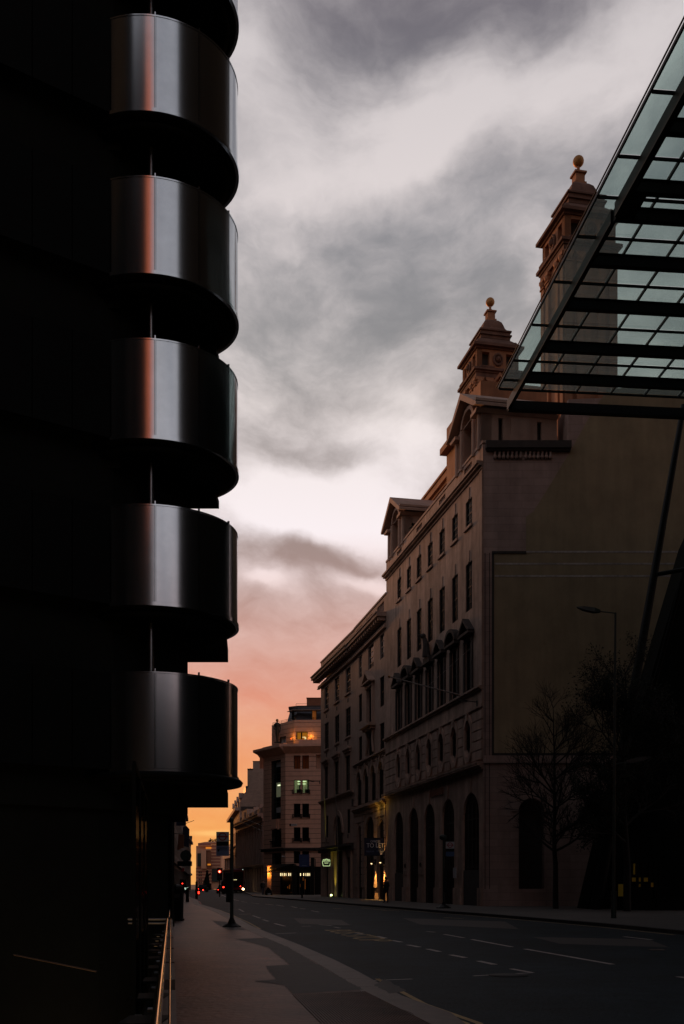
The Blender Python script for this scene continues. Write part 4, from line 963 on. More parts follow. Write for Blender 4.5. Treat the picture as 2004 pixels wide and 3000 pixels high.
for r_, u, v, z0, z1 in wins:
    lit = r_ == 1
    o = window(C, fc, fc, (u+v)/2, z0, v-u, z1-z0, .3, 2 if r_ in (0,1) else 1, 1, 'frame', 'glass' if lit or r_ == 0 else 'glass_dull', sill=False)
    if lit or r_ == 0:
        a, b = u+.02, v-.02
        part(MB().box(a,b,-.61,-.6,z0,z1), 'room_back', 'e_room' if lit else 'e_ember', C, fc, fc)
        if lit:
            left = u > fc.s_(883)
            k = 1 if left else -1; xm_ = (u+v)/2 - .25*k
            part(MB().box(xm_-.28,xm_+.28,-.56,-.5,z1-.22,z1-.12), 'ceiling_light', 'e_office', C, fc, fc)
            part(MB().box(xm_-.25,xm_+.25,-.56,-.5,z1-.55,z1-.48), 'ceiling_light', 'e_office', C, fc, fc)
            part(MB().box(a,a+.30,-.58,-.54,z0,z1), 'curtain', 'room', C, fc, fc)
            part(MB().box(a+.1,b-.3,-.58,-.5,z0,z0+.55), 'desk', 'soot', C, fc, fc)
    if r_ in (1,2,3):
        mb = MB(); mb.box(u-.16,u-.05,.1,.28,z0-.15,z0+.45); mb.box(v+.05,v+.16,.1,.28,z0-.15,z0+.45)
        for z in (-.1,.12,.34): mb.box(u-.05,v+.05,.18,.22,z0+z,z0+z+.05)
        part(mb, 'balconette', 'black', C, fc, fc)
# glazed strip on the splayed corner
u, v = sp(fl,795,824.5); um = u + (v-u)*.28
part(MB().box(u,v,-.62,-.55,zc_(2397),zc_(2222)), 'strip_back', 'glass_dull', C, fc, fl)
mb = MB()
for x in (u+.05, um, v-.55): mb.box(x-.06,x+.06,-.54,-.38,zc_(2397),zc_(2222))
for y in (2225,2260,2272,2284,2332,2345,2358,2394): mb.box(u+.02,v-.02,-.52,-.40,zc_(y)-.05,zc_(y)+.05)
part(mb, 'strip_frame', 'greenblack', C, fc, fl)
a, b = um+.06, v-.63
for y0, y1, m in ((2226,2240,'signwhite'),(2287,2330,'e_strip'),(2361,2377,'signwhite')): part(MB().box(a+.1,b,-.50,-.46,zc_(y1),zc_(y0)), 'blind', m, C, fc, fl)
part(MB().box(a+.3,b-.4,-.46,-.43,zc_(2297),zc_(2294)), 'ceiling_light', 'e_office', C, fc, fl)
part(MB().box(*sp(fl,797,825),-.6,-.5,zc_(2480),zc_(2425)).box(*sp(fl,798,825),-.6,-.5,zc_(2545),zc_(2498)), 'recess', 'glass_dull', C, fc, fl)
part(MB().slab([(fl.s_(805),zc_(2425)),(fl.s_(815),zc_(2425)),(fl.s_(818),zc_(2398)),(fl.s_(802),zc_(2398))], .08, .35), 'keystone', 'stone_c', C, fc, fl)
for s0,s1 in ((798,801),(817,820)): part(MB().slab([(fl.s_(s0+4 if s0<810 else s0-1),zc_(2428)),(fl.s_(s1+4 if s0<810 else s1-1),zc_(2428)),(fl.s_(s1),zc_(2400)),(fl.s_(s0),zc_(2400))], .08, .25), 'voussoir', 'stone_c', C, fc, fl)
mb = MB()
for k in range(9): mb.box(fl.s_(796)+0-(fl.s_(796)-fl.s_(826))*k/8-.03, fl.s_(796)-(fl.s_(796)-fl.s_(826))*k/8+.03, .1, .16, zc_(2482), zc_(2463))
mb.box(*sp(fl,793,828),.08,.2,zc_(2464),zc_(2461)); part(mb, 'balcony_railing', 'black', C, fc, fl)
for f_, x0, x1 in ((fc,0,fc.L+.25),(fl,-.1,fl.L+.35)):
    part(MB().box(x0,x1,-.02,.55,zc_(2487),zc_(2484)).box(x0,x1,-.02,.38,zc_(2493),zc_(2487)-.01), 'string_course', 'soot', C, fc, f_)
for y in (2280, 2400): pass
# deep eaves with sloping soffit
def eave(f_, x0, x1, xl=0, xr=0):
    z0, z1, z2 = zc_(2208), zc_(2190), zc_(2183)
    mb = MB(); mb.add([(x0,.1,z0),(x1,.1,z0),(x1+xr,1.25,z1),(x0-xl,1.25,z1),(x0-xl,1.25,z2),(x1+xr,1.25,z2),(x1,-.5,z2),(x0,-.5,z2),(x0,-.5,z0),(x1,-.5,z0)],
        [(0,1,2,3),(3,2,5,4),(4,5,6,7),(1,9,6,5,2),(0,3,4,7,8)]); return mb
part(eave(fc,0,fc.L,0,.25), 'eaves', 'stone_c', C, fc, fc); part(eave(fl,0,fl.L,.35,1.0), 'eaves', 'stone_c', C, fc, fl)
part(MB().slab([(0,zc_(2240)),(0,zc_(2208)),(1.15,zc_(2190)),(1.25,zc_(2183)),(0,zc_(2183))], .0, .9), 'eaves_return', 'stone_c', C, fc, Fr(*fl.wpt(fl.L,-.2,0)[:2], *fl.wpt(fl.L+5,-.2,0)[:2]))
# attic storey, terrace, mansard
ft = Fr(*fc.wpt(0,-1.0,0)[:2], *fc.wpt(fc.L-1.1,-1.0,0)[:2])
ftl = Fr(*ft.wpt(ft.L,0,0)[:2], *P(797.5,0,145.6)[:2])
za = lambda py: H + (CY-py)/F*141
wa = sp(ft,868,902)
opa = [(*wa,za(2167),za(2145))]
part(wall_mb(ft.L, za(2183), za(2113), opa, r=.25), 'attic_wall', 'soot', C, fc, ft)
wb = sp(ftl,820,839)
opb = [(max(wb[0],.15),wb[1],za(2176),za(2151))]
part(wall_mb(ftl.L, za(2183), za(2113), opb, r=.25), 'attic_wall', 'soot', C, fc, ftl)
courses(C, fc, ft, 0, ft.L+.06, za(2183), za(2110), .62, .05, .08, 'stone_c', opa)
courses(C, fc, ftl, 0, ftl.L, za(2183), za(2110), .62, .05, .08, 'stone_c', opb)
part(MB().box(0,ft.L-.1,-8,-.5,za(2183),za(2111)), 'attic_body', 'stone_c', C, fc, ft)
part(MB().box(.3,ftl.L-.02,-6,-.5,za(2183),za(2111)), 'attic_body', 'stone_c', C, fc, ftl)
window(C, fc, ft, (wa[0]+wa[1])/2, za(2167), wa[1]-wa[0], za(2145)-za(2167), .25, 2, 1, 'frame', 'glass', sill=False)
part(MB().box(wa[0],wa[1],-.5,-.45,za(2167),za(2145)), 'room_back', 'e_amber', C, fc, ft)
part(MB().box(wa[0]+.35,wa[0]+.8,-.44,-.4,za(2160),za(2158)).box(wa[0]+.3,wa[0]+.5,-.44,-.4,za(2166),za(2160)-.02), 'room_lamp', 'e_shop', C, fc, ft)
part(MB().box(wa[1]-.75,wa[1]-.6,-.44,-.4,za(2167),za(2145)), 'curtain', 'soot', C, fc, ft)
window(C, fc, ftl, (opb[0][0]+opb[0][1])/2, za(2176), opb[0][1]-opb[0][0], za(2151)-za(2176), .25, 2, 1, 'frame', 'signwhite', sill=False)
for px in (854,911):
    x = ft.s_(px); l_ = bpy.data.lights.new('attic_wall_light', 'POINT'); l_.energy = 22; l_.color = (1,.42,.06); l_.shadow_soft_size = .1
    b_ = part(MB().box(x-.1,x+.1,.1,.25,za(2166),za(2163)), 'wall_light', 'e_ember', C, fc, ft)
    lo = bpy.data.objects.new('attic_wall_light', l_); col.objects.link(lo); lo.location = ft.wpt(x,.45,za(2160))
mb = MB()
for f_, X0, X1 in ((ft,0,ft.L),(ftl,0,ftl.L)):
    m2 = MB(); n = max(3,int((X1-X0)/1.1))
    for k in range(n+1): m2.tube((X0+(X1-X0)*k/n,-.1,za(2111)),(X0+(X1-X0)*k/n,-.1,za(2102)),.025,n=5)
    for z in (2106,2102): m2.tube((X0,-.1,za(z)),(X1,-.1,za(z)),.025,n=5)
    part(m2, 'terrace_railing', 'black', C, fc, f_)
part(MB().box(0,fc.L-1.8,-.3,.35,zc_(2182),zc_(2169)), 'blocking_course', 'stone_c', C, fc, fc)
part(MB().tube((0,.2,zc_(2163)),(fc.L-3.2,.2,zc_(2163)),.03,n=5), 'lower_railing', 'black', C, fc, fc)
part(MB().box(.2,fl.L-.1,-.3,.3,zc_(2182),zc_(2176)), 'blocking_course', 'stone_c', C, fc, fl)
zm = lambda py: H + (CY-py)/F*143
Xp = lambda px: (px-CX)/F*143
base_ = [(Xp(838),144.2),(Xp(856),142.6),(3,142.2),(3,152),(Xp(838),152)]
top_ = [(Xp(846),145.2),(Xp(872),143.9),(3,143.6),(3,151),(Xp(846),151)]
top2 = [(Xp(845),145.2),(Xp(874),144.3),(3,144.0),(3,151),(Xp(845),151)]
def wmesh(mb, n, m): o = mb.build(n, m, C); o.matrix_parent_inverse = C.matrix_world.inverted() if False else Matrix.LocRotScale(C.location, C.rotation_euler, None).inverted(); return o
wmesh(MB().prism(base_, za(2111), zm(2082), top_).prism(top_, zm(2082), zm(2068)), 'mansard_roof', 'slate')
wmesh(MB().prism([(x-.1*(1 if x>0 else -1)*-1,y-.15) for x,y in top2], zm(2068), zm(2063)), 'roof_coping', 'soot')
wmesh(MB().prism([(Xp(840),143.9),(Xp(857),142.3),(3,141.9),(3,142.6)], zm(2083), zm(2081.5)), 'roof_trim', 'brick')
wmesh(MB().box(Xp(915.5),Xp(926.5),142.55,143.5,zm(2109),zm(2084)), 'dormer_window', 'e_amberlow')
wmesh(MB().box(Xp(913),Xp(915.4),142.35,143.4,zm(2109),zm(2083)).box(Xp(926.6),Xp(929),142.35,143.4,zm(2109),zm(2083)).box(Xp(913),Xp(929),142.3,143.4,zm(2083)+.01,zm(2081)), 'dormer_frame', 'frame')
wmesh(MB().box(Xp(855),Xp(862),142.6,144,zm(2108),zm(2086)), 'dormer_window', 'glass_dull')
wmesh(MB().box(Xp(897),3,145.2,150,zm(2064),zm(2037)).box(Xp(896),3,145.1,150.1,zm(2037)+.002,zm(2035.5)), 'plant_room', 'redbrick')
m2 = MB(); m2.tube((Xp(866),144.6,zm(2056)),(Xp(898),144.6,zm(2056)),.025,n=5); m2.tube((Xp(866),144.6,zm(2063)),(Xp(866),144.6,zm(2056)),.025,n=5); wmesh(m2, 'roof_rail', 'frame')
# statue with gilded globe for a head
sb = P(812,2176,142.6); S_ = thing('rooftop_statue', 'slim dark figure statue with a gilded globe on the cornice of the pink corner building', 'statue', sb)
hh = 3.05
MB().lathe([(.42,0),(.42,.12),(.25,.14)], 10).build('pedestal', 'greenblack', S_)
prof = [(.10,.1),(.14,.35),(.20,.8),(.27,1.3),(.30,1.65),(.25,2.0),(.33,2.35),(.38,2.6),(.30,2.75),(.10,2.82),(.09,2.95)]
MB().lathe(prof, 12).tube((-.38,0,2.6),(-.44,-.1,2.0),.09).tube((-.44,-.1,2.0),(-.2,-.28,1.75),.08).tube((.38,0,2.6),(.45,-.05,1.95),.09).tube((.45,-.05,1.95),(.36,-.15,1.4),.07).build('figure', 'bronze', S_)
MB().ball((0,0,3.12), .2, 16, 10).build('head_globe', 'gold', S_)
# street level of C: dark shopfronts under a canopy, pendants, name sign, sconce
sh = thing('corner_shopfront', 'black glazed ground floor shopfront with a row of small glowing pendants', 'shop', (fc.o.x,fc.o.y,0), fc.rz)
Ys = 131.5
def wb_(mb, n, m, par): o = mb.build(n, m, par); o.matrix_parent_inverse = Matrix.LocRotScale(par.location, par.rotation_euler, None).inverted(); return o
Xs = lambda px, Y=Ys: (px-CX)/F*Y
zs = lambda py, Y=Ys: H + (CY-py)/F*Y
wb_(MB().prism([(Xs(822,135),135),(Xs(858),Ys),(Xs(858),139.5),(Xs(822,139),139)], .1, zs(2553)), 'glazed_bay', 'glass_dull', sh)
wb_(MB().prism([(Xs(784,137),137),(Xs(861),Ys-.4),(Xs(861),139.6),(Xs(784,140),140)], zs(2551), zs(2530), [(Xs(784,137),138.5),(Xs(861),Ys-.4),(Xs(861),139.6),(Xs(784,140),140)]), 'canopy', 'black', sh)
wb_(MB().prism([(Xs(861),Ys),(Xs(911),Ys-.6),(Xs(911),139),(Xs(861),139)], .1, zs(2556)), 'glazed_bay', 'glass_dull', sh)
wb_(MB().prism([(Xs(861),Ys-.1),(Xs(921),Ys-.7),(Xs(921),139),(Xs(861),139)], zs(2554), zs(2537)), 'fascia', 'black', sh)
wb_(MB().box(Xs(911),Xs(921),Ys-.9,139,.1,zs(2513)), 'dark_pier', 'black', sh)
wb_(MB().box(Xs(921,133),Xs(943,133),133,139,.1,zs(2539,133)), 'side_bay', 'black', sh)
wb_(MB().box(Xs(859),Xs(870),Ys-.3,Ys-.1,.1,zs(2556)), 'pier', 'black', sh)
for px, Y in ((822.8,134.9),(827.7,134.5),(833.5,133.9),(838,133.4),(846.3,132.6),(851.5,132.1),(880,131.1),(890.3,131),(896.5,130.95),(902.3,130.8),(907.3,130.8)):
    k = .5 if px in (827.7,838,851.5,896.5,907.3) else 1
    wb_(MB().box(Xs(px,Y)-.075*k,Xs(px,Y)+.075*k,Y-.12,Y-.02,zs(2566,Y),zs(2558,Y)), 'pendant_lamp', 'e_shop', sh)
for px, y0, y1 in ((848.5,2592,2604),(843,2597,2602),(880,2590,2598),(912,2592,2600),(894,2575,2605),(888,2570,2580)):
    wb_(MB().box(Xs(px,Ys-.62)-.05,Xs(px,Ys-.62)+.05,Ys-.72,Ys-.64,zs(y1),zs(y0)), 'glow', 'e_amberlow', sh)
for px in (822,856,878,892,910): 
    Yp = Ys-.75 if px > 860 else (135-.1 if px < 840 else Ys-.1)
    wb_(MB().box(Xs(px,Yp)-.05,Xs(px,Yp)+.05,Yp-.05,Yp+.05,.1,zs(2556)), 'mullion', 'frame', sh)
ns = thing('blue_street_sign', 'dark blue vertical information board above the shopfront', 'sign', P(891.5,2540,130))
MB().box(-.66,.66,-.04,.04,0,1.6).build('board', 'blue_sign', ns)
for k in range(6): MB().box(-.4+.1*(k%2),.4-.08*(k%3),-.055,-.041,1.35-k*.22,1.39-k*.22).build('text_line', 'sign_blue', ns)
MB().box(-.3,.3,-.055,-.041,.12,.2).build('text_line', 'dimwhite', ns)
nm = thing('street_nameplate', 'white street nameplate with a dark end on the pink corner building', 'sign', fc.wpt(fc.s_(860),.12,zc_(2417)))
MB().box(-.55,.5,-.03,.0,-.14,.14).build('plate', 'signwhite', nm); MB().box(-.56,-.3,-.04,-.031,-.15,.15).build('plate_end', 'black', nm)
MB().box(-.25,.45,-.04,-.031,-.07,-.02).box(-.25,.4,-.04,-.031,.03,.08).build('text_line', 'black', nm)
scn = thing('wall_sconce', 'orange up and down wall light beside the corner shopfront', 'lamp', P(787,2555,136.9))
MB().box(-.22,.22,-.1,.08,-.06,.1).build('fitting', 'black', scn)
for dz, m_ in ((.14,'up'),(-.14,'down')):
    MB().box(-.15,.15,-.08,.02,dz-.03,dz+.03).build('lamp_glass', 'e_orange', scn)
wb_(MB().box(Xs(783,137.2),Xs(795,137.2),137.15,137.5,.1,zs(2536,137)), 'lit_pier', 'stone_c', sh)
for s_, rot in ((1,R(180)),(-1,0)):
    l_ = bpy.data.lights.new('sconce_light', 'POINT'); l_.energy = 26; l_.color = (1,.38,.05); l_.shadow_soft_size = .08
    lo = bpy.data.objects.new('sconce_light', l_); col.objects.link(lo); lo.location = scn.location + Vector((0,-.12,s_*.42))
cc = thing('security_camera', 'small white camera on the splayed corner above the shop canopy', 'camera', P(830,2509,138.5))
MB().box(-.16,.16,-.3,.1,-.06,.08).build('housing', 'signwhite', cc); MB().tube((.05,.0,0),(.25,.6,-.12),.035).build('arm', 'signwhite', cc)
bracket_lamp('grey lamp reaching left from the corner of the plain stone building', f1.wpt(L1-.1,.15,f1.z(941,2290)), (-.98,-.15), 1.35)
B1['label'] = B1['label']

# ---- D: receding row beyond the corner block
fD = Fr(-12.0, 160.0, -19.6, 193.0)
D1 = thing('colonnaded_stone_building', 'low stone facade of tall narrow piers left of the pink corner block', 'building', (-12,160,0), fD.rz)
zD = 12.6; opd = []
for k in range(11):
    x = 1.2+k*3.0
    if x+1.9 < fD.L: opd += [(x,x+1.9,5.2,10.9),(x,x+1.9,.3,4.2)]
part(wall_mb(fD.L, 0, zD, opd, r=.5), 'wall', 'stone_d', D1, fD, fD)
part(MB().box(0,fD.L,-12,-.66,0,zD+.4), 'body', 'stone_d', D1, fD, fD)
for a,b,z0,z1 in opd: window(D1, fD, fD, (a+b)/2, z0, b-a, z1-z0, .5, 2, 3, sill=False, smat='stone_d')
for k in range(12):
    x = .55+k*3.0
    if x < fD.L: part(MB().tube((x,.22,4.7),(x,.22,11.2),.3,.26,n=10), 'column', 'stone_d', D1, fD, fD)
cornice(D1, fD, fD, 0, fD.L, 4.3, [(.2,.2),(.35,.18)], 'stone_d', 'string_course')
cornice(D1, fD, fD, 0, fD.L+.6, 11.3, [(.4,.5),(.6,.25),(1.2,.35),(1.35,.2)], 'stone_d', 'cornice')
part(MB().box(0,fD.L,-.3,.25,12.62,13.6), 'parapet', 'stone_d', D1, fD, fD)
for i in range(5): part(MB().box(3+i*6.2,3.6+i*6.2,-.32,.45,12.62,14.2), 'parapet_pier', 'stone_d', D1, fD, fD)
part(MB().box(19,26,-3,.3,12.62,14.6), 'attic_block', 'stone_d', D1, fD, fD)
for k in range(10): part(MB().box(fD.L-.15-k*.0,fD.L-.05,-9,-8.9,0,1), 'vent', 'soot', D1, fD, fD) if k == 0 else None
# D2: gabled brick party wall with chimney
Yg = 196
X2 = lambda px, Y=Yg: (px-CX)/F*Y
z2 = lambda py, Y=Yg: H + (CY-py)/F*Y
D2 = thing('gabled_brick_building', 'taller house with a blank pale brick gable wall and tall chimney stack in the distance', 'building', (X2(740),Yg,0))
def wb2(mb, n, m, par=None): par = par or D2; o = mb.build(n, m, par); o.matrix_parent_inverse = Matrix.LocRotScale(par.location, par.rotation_euler, None).inverted(); return o
prof = [(X2(702),z2(2362)),(X2(702),z2(2351)),(X2(741),z2(2281)),(X2(741),z2(2231)),(X2(790),z2(2231)),(X2(790),0),(X2(700),0)]
wb2(MB().slab(prof, Yg, Yg+.5), 'gable_wall', 'brick')
wb2(MB().box(X2(740.2),X2(790),Yg-.1,Yg+.8,z2(2231)+.002,z2(2229.5)), 'coping', 'soot')
wb2(MB().slab([(X2(702),z2(2351)),(X2(741),z2(2281)),(X2(741),z2(2285)-1.5),(X2(702),z2(2355)-1.5)], Yg+.5, Yg+12), 'roof', 'slate')
wb2(MB().box(X2(725,204),X2(741,204),204,206,z2(2340,204),z2(2256,204)), 'chimney', 'brick')
wb2(MB().box(X2(725,204),X2(726.5,204),204,206,z2(2256,204),z2(2253.5,204)).box(X2(732,204),X2(734,204),204,206,z2(2256,204),z2(2253.5,204)+.2).box(X2(739.5,204),X2(741,204),204,206,z2(2256,204),z2(2253.5,204)).box(X2(724.5,204),X2(741.5,204),203.9,206.1,z2(2253.5,204)+.002,z2(2252,204)), 'chimney_cap', 'soot')
wb2(MB().box(X2(706),X2(750),Yg-.15,Yg,z2(2374),z2(2363)), 'dark_recess', 'soot')
fD2 = Fr(X2(702), Yg, -25.6, 235)
ops = [(2+k*3.4,3.5+k*3.4,z,z+2.2) for k in range(int(fD2.L/3.4)) for z in (2,6,10,13.6)]
dz = part(wall_mb(fD2.L, 0, 16.2, ops, r=.4), 'wall', 'stone_d', D2, Fr(D2.location.x,D2.location.y,D2.location.x+1,D2.location.y), fD2)
for a,b,z0,z1 in ops: window(D2, Fr(D2.location.x,D2.location.y,D2.location.x+1,D2.location.y), fD2, (a+b)/2, z0, b-a, z1-z0, .4, 1, 2, sill=False)
fb2 = Fr(D2.location.x,D2.location.y,D2.location.x+1,D2.location.y)
part(MB().box(0,fD2.L,-12,-.56,0,16), 'body', 'stone_d', D2, fb2, fD2)
part(MB().box(0,fD2.L,-.02,.9,15.6,16.2).box(0,fD2.L,-.02,.4,9.2,9.5), 'cornice', 'stone_d', D2, fb2, fD2)
part(MB().slab([(0,16.2),(fD2.L,16.2),(fD2.L-2,19.2),(1,20.4)],-6,-1.2), 'roof', 'slate', D2, fb2, fD2)
for k in range(4):
    x = 4+k*9; part(MB().box(x,x+2.2,-2.6,-.3,16.2,18.3).slab([(x-.3,18.3),(x+2.5,18.3),(x+1.1,19.4)],-2.6,-.1), 'dormer', 'stone_d', D2, fb2, fD2)
    part(MB().box(x+4,x+5,-4.6,-3.3,17,22-k*.6), 'chimney', 'stone_d', D2, fb2, fD2)
# distant temple-like hall at the bend
D3 = thing('columned_hall', 'pale columned classical hall at the far end of the street on the right', 'building', ((662-CX)/F*250,250,0))
fD3 = Fr((692-CX)/F*243,243,(655-CX)/F*268,268); fb3 = Fr(D3.location.x,D3.location.y,D3.location.x+1,D3.location.y)
part(MB().box(0,fD3.L,-8,-1.5,0,9.6), 'body', 'stone_d', D3, fb3, fD3)
for k in range(7): part(MB().tube((1+k*4,-.6,1),(1+k*4,-.6,8),.5,.42,n=10), 'column', 'stone_d', D3, fb3, fD3)
part(MB().box(-.3,fD3.L+.3,-8,.2,8.0,9.2), 'entablature', 'stone_d', D3, fb3, fD3)
part(MB().slab([(-.5,9.2),(fD3.L+.5,9.2),(fD3.L/2,11.5)],-7,.0), 'pediment', 'stone_d', D3, fb3, fD3)
part(MB().box(0,fD3.L,-8,.3,0,1), 'steps', 'stone_d', D3, fb3, fD3)
fb4 = None
# overhead cables across the far street
cb_ = thing('span_wires', 'two thin pale wires strung across the far street below the cornice', 'wires', P(710,2410,150))
o0 = Vector(cb_.location)
for a, b in (((700,2392),(772,2421)),((702,2406),(770,2434))): MB().tube(P(*a,168)-o0, P(*b,141)-o0, .022, n=5).build('wire', 'frame_w', cb_)

# ---- E: striped block closing the view
YE = 300
XE = lambda px: (px-CX)/F*YE
zE = lambda py: H + (CY-py)/F*YE
E = thing('striped_stone_building', 'pink and buff striped stone building with a wedge shaped prow closing the street', 'building', (XE(600),YE,0))
def wbE(mb, n, m, par=None): par = par or E; o = mb.build(n, m, par); o.matrix_parent_inverse = Matrix.Translation(par.location).inverted(); return o
k = 0; y = 2620
while y > 2476:
    t = y-4.6
    if y > 2545: segs = [(574,620)]
    else: segs = [(619,645)]
    for a, b in segs + ([(619,645)] if y > 2545 and False else []): wbE(MB().box(XE(a),XE(b),YE,YE+6,zE(y)+.0,zE(t)-.05), 'stone_band', 'stripe1' if k%2 else 'stripe2', E)
    if 2545 < y < 2620: pass
    y = t; k += 1
wbE(MB().box(XE(574),XE(648),YE+.4,YE+10,-.2,zE(2478)), 'body', 'stripe1')
wbE(MB().box(XE(592),XE(606),YE-2,YE+1,zE(2545),zE(2492)), 'prow_wall', 'stripe1')
wbE(MB().prism([(XE(606),YE-2),(XE(619),YE-2),(XE(619),YE+1),(XE(606),YE+1)], zE(2492)+.02, zE(2488)), 'prow_cap', 'stripe1')
wbE(MB().slab([(XE(606.2),zE(2492)),(XE(619),zE(2492)),(XE(619),zE(2535)),(XE(610),zE(2535))], YE-1.5, YE+1), 'prow_recess', 'redbrick')
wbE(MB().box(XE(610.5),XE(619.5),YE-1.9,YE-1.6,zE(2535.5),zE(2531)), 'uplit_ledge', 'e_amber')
wbE(MB().box(XE(579),XE(592),YE-.2,YE+.3,zE(2538),zE(2500)), 'glazing', 'greenblack')
wbE(MB().box(XE(581),XE(619),YE-.6,YE-.1,zE(2478),zE(2470),), 'top_band', 'stripe2')
wbE(MB().box(XE(604),XE(620),YE-.9,YE-.65,zE(2487),zE(2482)), 'lit_window', 'e_amber')
wbE(MB().box(XE(621),XE(646),YE-.2,YE-.05,zE(2583),zE(2545)), 'glazing', 'greenblack')
for y in (2553,2562,2574,2583):
    wbE(MB().box(XE(582),XE(586),YE-.1,YE-.02,zE(y+5),zE(y)), 'window', 'greenblack'); wbE(MB().box(XE(588),XE(591),YE-.1,YE-.02,zE(y+5),zE(y)), 'window', 'greenblack')
wbE(MB().slab([(XE(578),zE(2470)),(XE(646),zE(2470)),(XE(640),zE(2464)),(XE(600),zE(2466))], YE+1, YE+8), 'roof_ramp', 'stripe1')
rg = MB()
for i in range(160):
    x = random.uniform(XE(608),XE(640)); z = zE(2468)+random.random()*1.0; s_ = .35
    a = [Vector((random.uniform(-s_,s_),random.uniform(-s_,s_),random.uniform(-s_,s_))) for _ in range(3)]; rg.add([Vector((x,YE+2,z))+q for q in a], [(0,1,2)])
wbE(rg, 'roof_garden', 'leaf')['kind'] = 'stuff'

# ---- F: dark row on the left
fF = Fr(-43.4, 291, -35.6, 240); fF2 = Fr(-35.4, 240, -29.2, 190); fF1 = Fr(-29.0, 190, -14.35, 84.4)
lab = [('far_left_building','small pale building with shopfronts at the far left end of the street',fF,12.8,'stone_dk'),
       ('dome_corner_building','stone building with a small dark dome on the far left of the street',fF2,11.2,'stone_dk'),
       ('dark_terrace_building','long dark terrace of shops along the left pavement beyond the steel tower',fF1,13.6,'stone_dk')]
for nm_, lb, f_, ht, mt in lab:
    # frames run towards the camera so the outward side faces the street (+x)
    T = thing(nm_, lb, 'building', (f_.o.x,f_.o.y,0), f_.rz)
    n = int(f_.L/3.6); ops = []
    for k in range(n):
        x = 1+k*3.6; ops += [(x,x+2.6,.2,3.2)] + [(x+.5,x+1.9,z,z+1.9) for z in (4.6,7.6) if z+2 < ht] + ([(x+.5,x+1.9,10.6,12.2)] if ht > 12.5 else [])
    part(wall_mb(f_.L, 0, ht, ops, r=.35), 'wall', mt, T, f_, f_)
    part(MB().box(0,f_.L,-10,-.52,0,ht-.1), 'body', mt, T, f_, f_)
    for a,b,z0,z1 in ops: window(T, f_, f_, (a+b)/2, z0, b-a, z1-z0, .35, 1, 2, sill=False)
    part(MB().box(0,f_.L,-.02,.5,ht-.5,ht).box(0,f_.L,-.02,.3,3.5,3.9), 'cornice', mt, T, f_, f_)
    for k in range(int(f_.L/14)+1): part(MB().box(2+k*14,3.4+k*14,-5,-3.6,ht-.2,ht+1.6), 'chimney', mt, T, f_, f_)
    if nm_.startswith('dome'):
        part(MB().lathe([(2.6,ht),(2.6,ht+.8),(2.5,ht+1.8),(2.0,ht+2.8),(1.2,ht+3.5),(.3,ht+3.8),(.1,ht+4.8)], 18, (14,-2.9)), 'dome', 'navy', T, f_, f_)
MB().prism([(-85,240),(-39.8,240),(-15,90),(-62,90)], 0, 36).build('added_sun_blocker', 'concrete_dark', bpy.data.objects['dark_terrace_building']).matrix_parent_inverse = Matrix.LocRotScale(bpy.data.objects['dark_terrace_building'].location, bpy.data.objects['dark_terrace_building'].rotation_euler, None).inverted()  # unseen block added to keep the low sun off the right facades
# ================================================================== unseen blocks added behind the camera to shape light and drum reflections
def mass(nm_, lb, x0, x1, y0, y1, h, mt, fl_=4.0, side='y', bays=3.4):
    T = thing(nm_, lb, 'building', ((x0+x1)/2,(y0+y1)/2,0)); cx, cy = (x0+x1)/2, (y0+y1)/2
    MB().box(x0-cx,x1-cx,y0-cy,y1-cy,0,h).build('body', mt, T)
    mb = MB(); z = 3
    while z < h-3: mb.box(x0-cx-.12,x1-cx+.12,y0-cy-.12,y1-cy+.12,z-.2,z+.25); z += fl_
    mb.build('floor_band', mt, T); return T
mass('added_streak_tower', 'unseen orange tower added behind the viewpoint to put an orange streak in the drums', -9.5, 3.0, -95, -60, 90, 'pale_tower')
mass('added_slab_block', 'unseen dark slab added behind the viewpoint to darken the drums beside the orange streak', -60, -9.9, -96, -62, 96, 'concrete_dark')
mass('added_dark_tower', 'unseen dark tower added behind the viewpoint to darken the left of the drums', -75, -25, -30, -12, 95, 'concrete_dark')
mass('added_low_block', 'unseen low dark block added behind the viewpoint to dim the lowest drum', 3.2, 60, -56, -42, 21, 'soot')
mass('added_corner_block', 'unseen dark block added in front of the orange tower to cut its lower reflection', -45, 2.8, -56, -42, 35, 'soot')
# ---- right: black glass tower whose canopy and leaning columns show at the edge
G_ = thing('leaning_column_tower', 'black glass tower base with huge leaning steel columns at the right edge', 'building', (20,50,0))
def wbG(mb, n, m, par=None): par = par or G_; o = mb.build(n, m, par); o.matrix_parent_inverse = Matrix.Translation(par.location).inverted(); return o
wbG(MB().box(20.5,60,-4,48,-.0,105), 'body', 'concrete_dark')
Yb = 56.5
wbG(MB().slab([((1727-CX)/F*Yb,0.1),((1792-CX)/F*Yb,P(0,2392,Yb).z),((2040-CX)/F*Yb,P(0,1560,Yb).z),((2300-CX)/F*Yb,P(0,1000,Yb).z),(30,0.1)], Yb+.6, Yb+3), 'leaning_wall', 'concrete_dark')
wbG(MB().tube(((1745-CX)/F*56,56,.1), ((2003-CX)/F*55.6,55.6,27.5), .34, .15, n=10), 'leaning_column', 'canopy')
wbG(MB().tube(((1905-CX)/F*56,56.2,P(0,2062,56.2).z), ((2010-CX)/F*56,56.2,P(0,1668,56.2).z), .12, n=8), 'edge_tube', 'steel_dark')
wbG(MB().tube(((1600+.385*1360-CX+0*1)/F*0+ (1924-CX)/F*55.5,55.5,P(0,1683,55.5).z), ((2006-CX)/F*55.5,55.5,P(0,1668,55.5).z), .12, n=6), 'tie_bar', 'canopy')
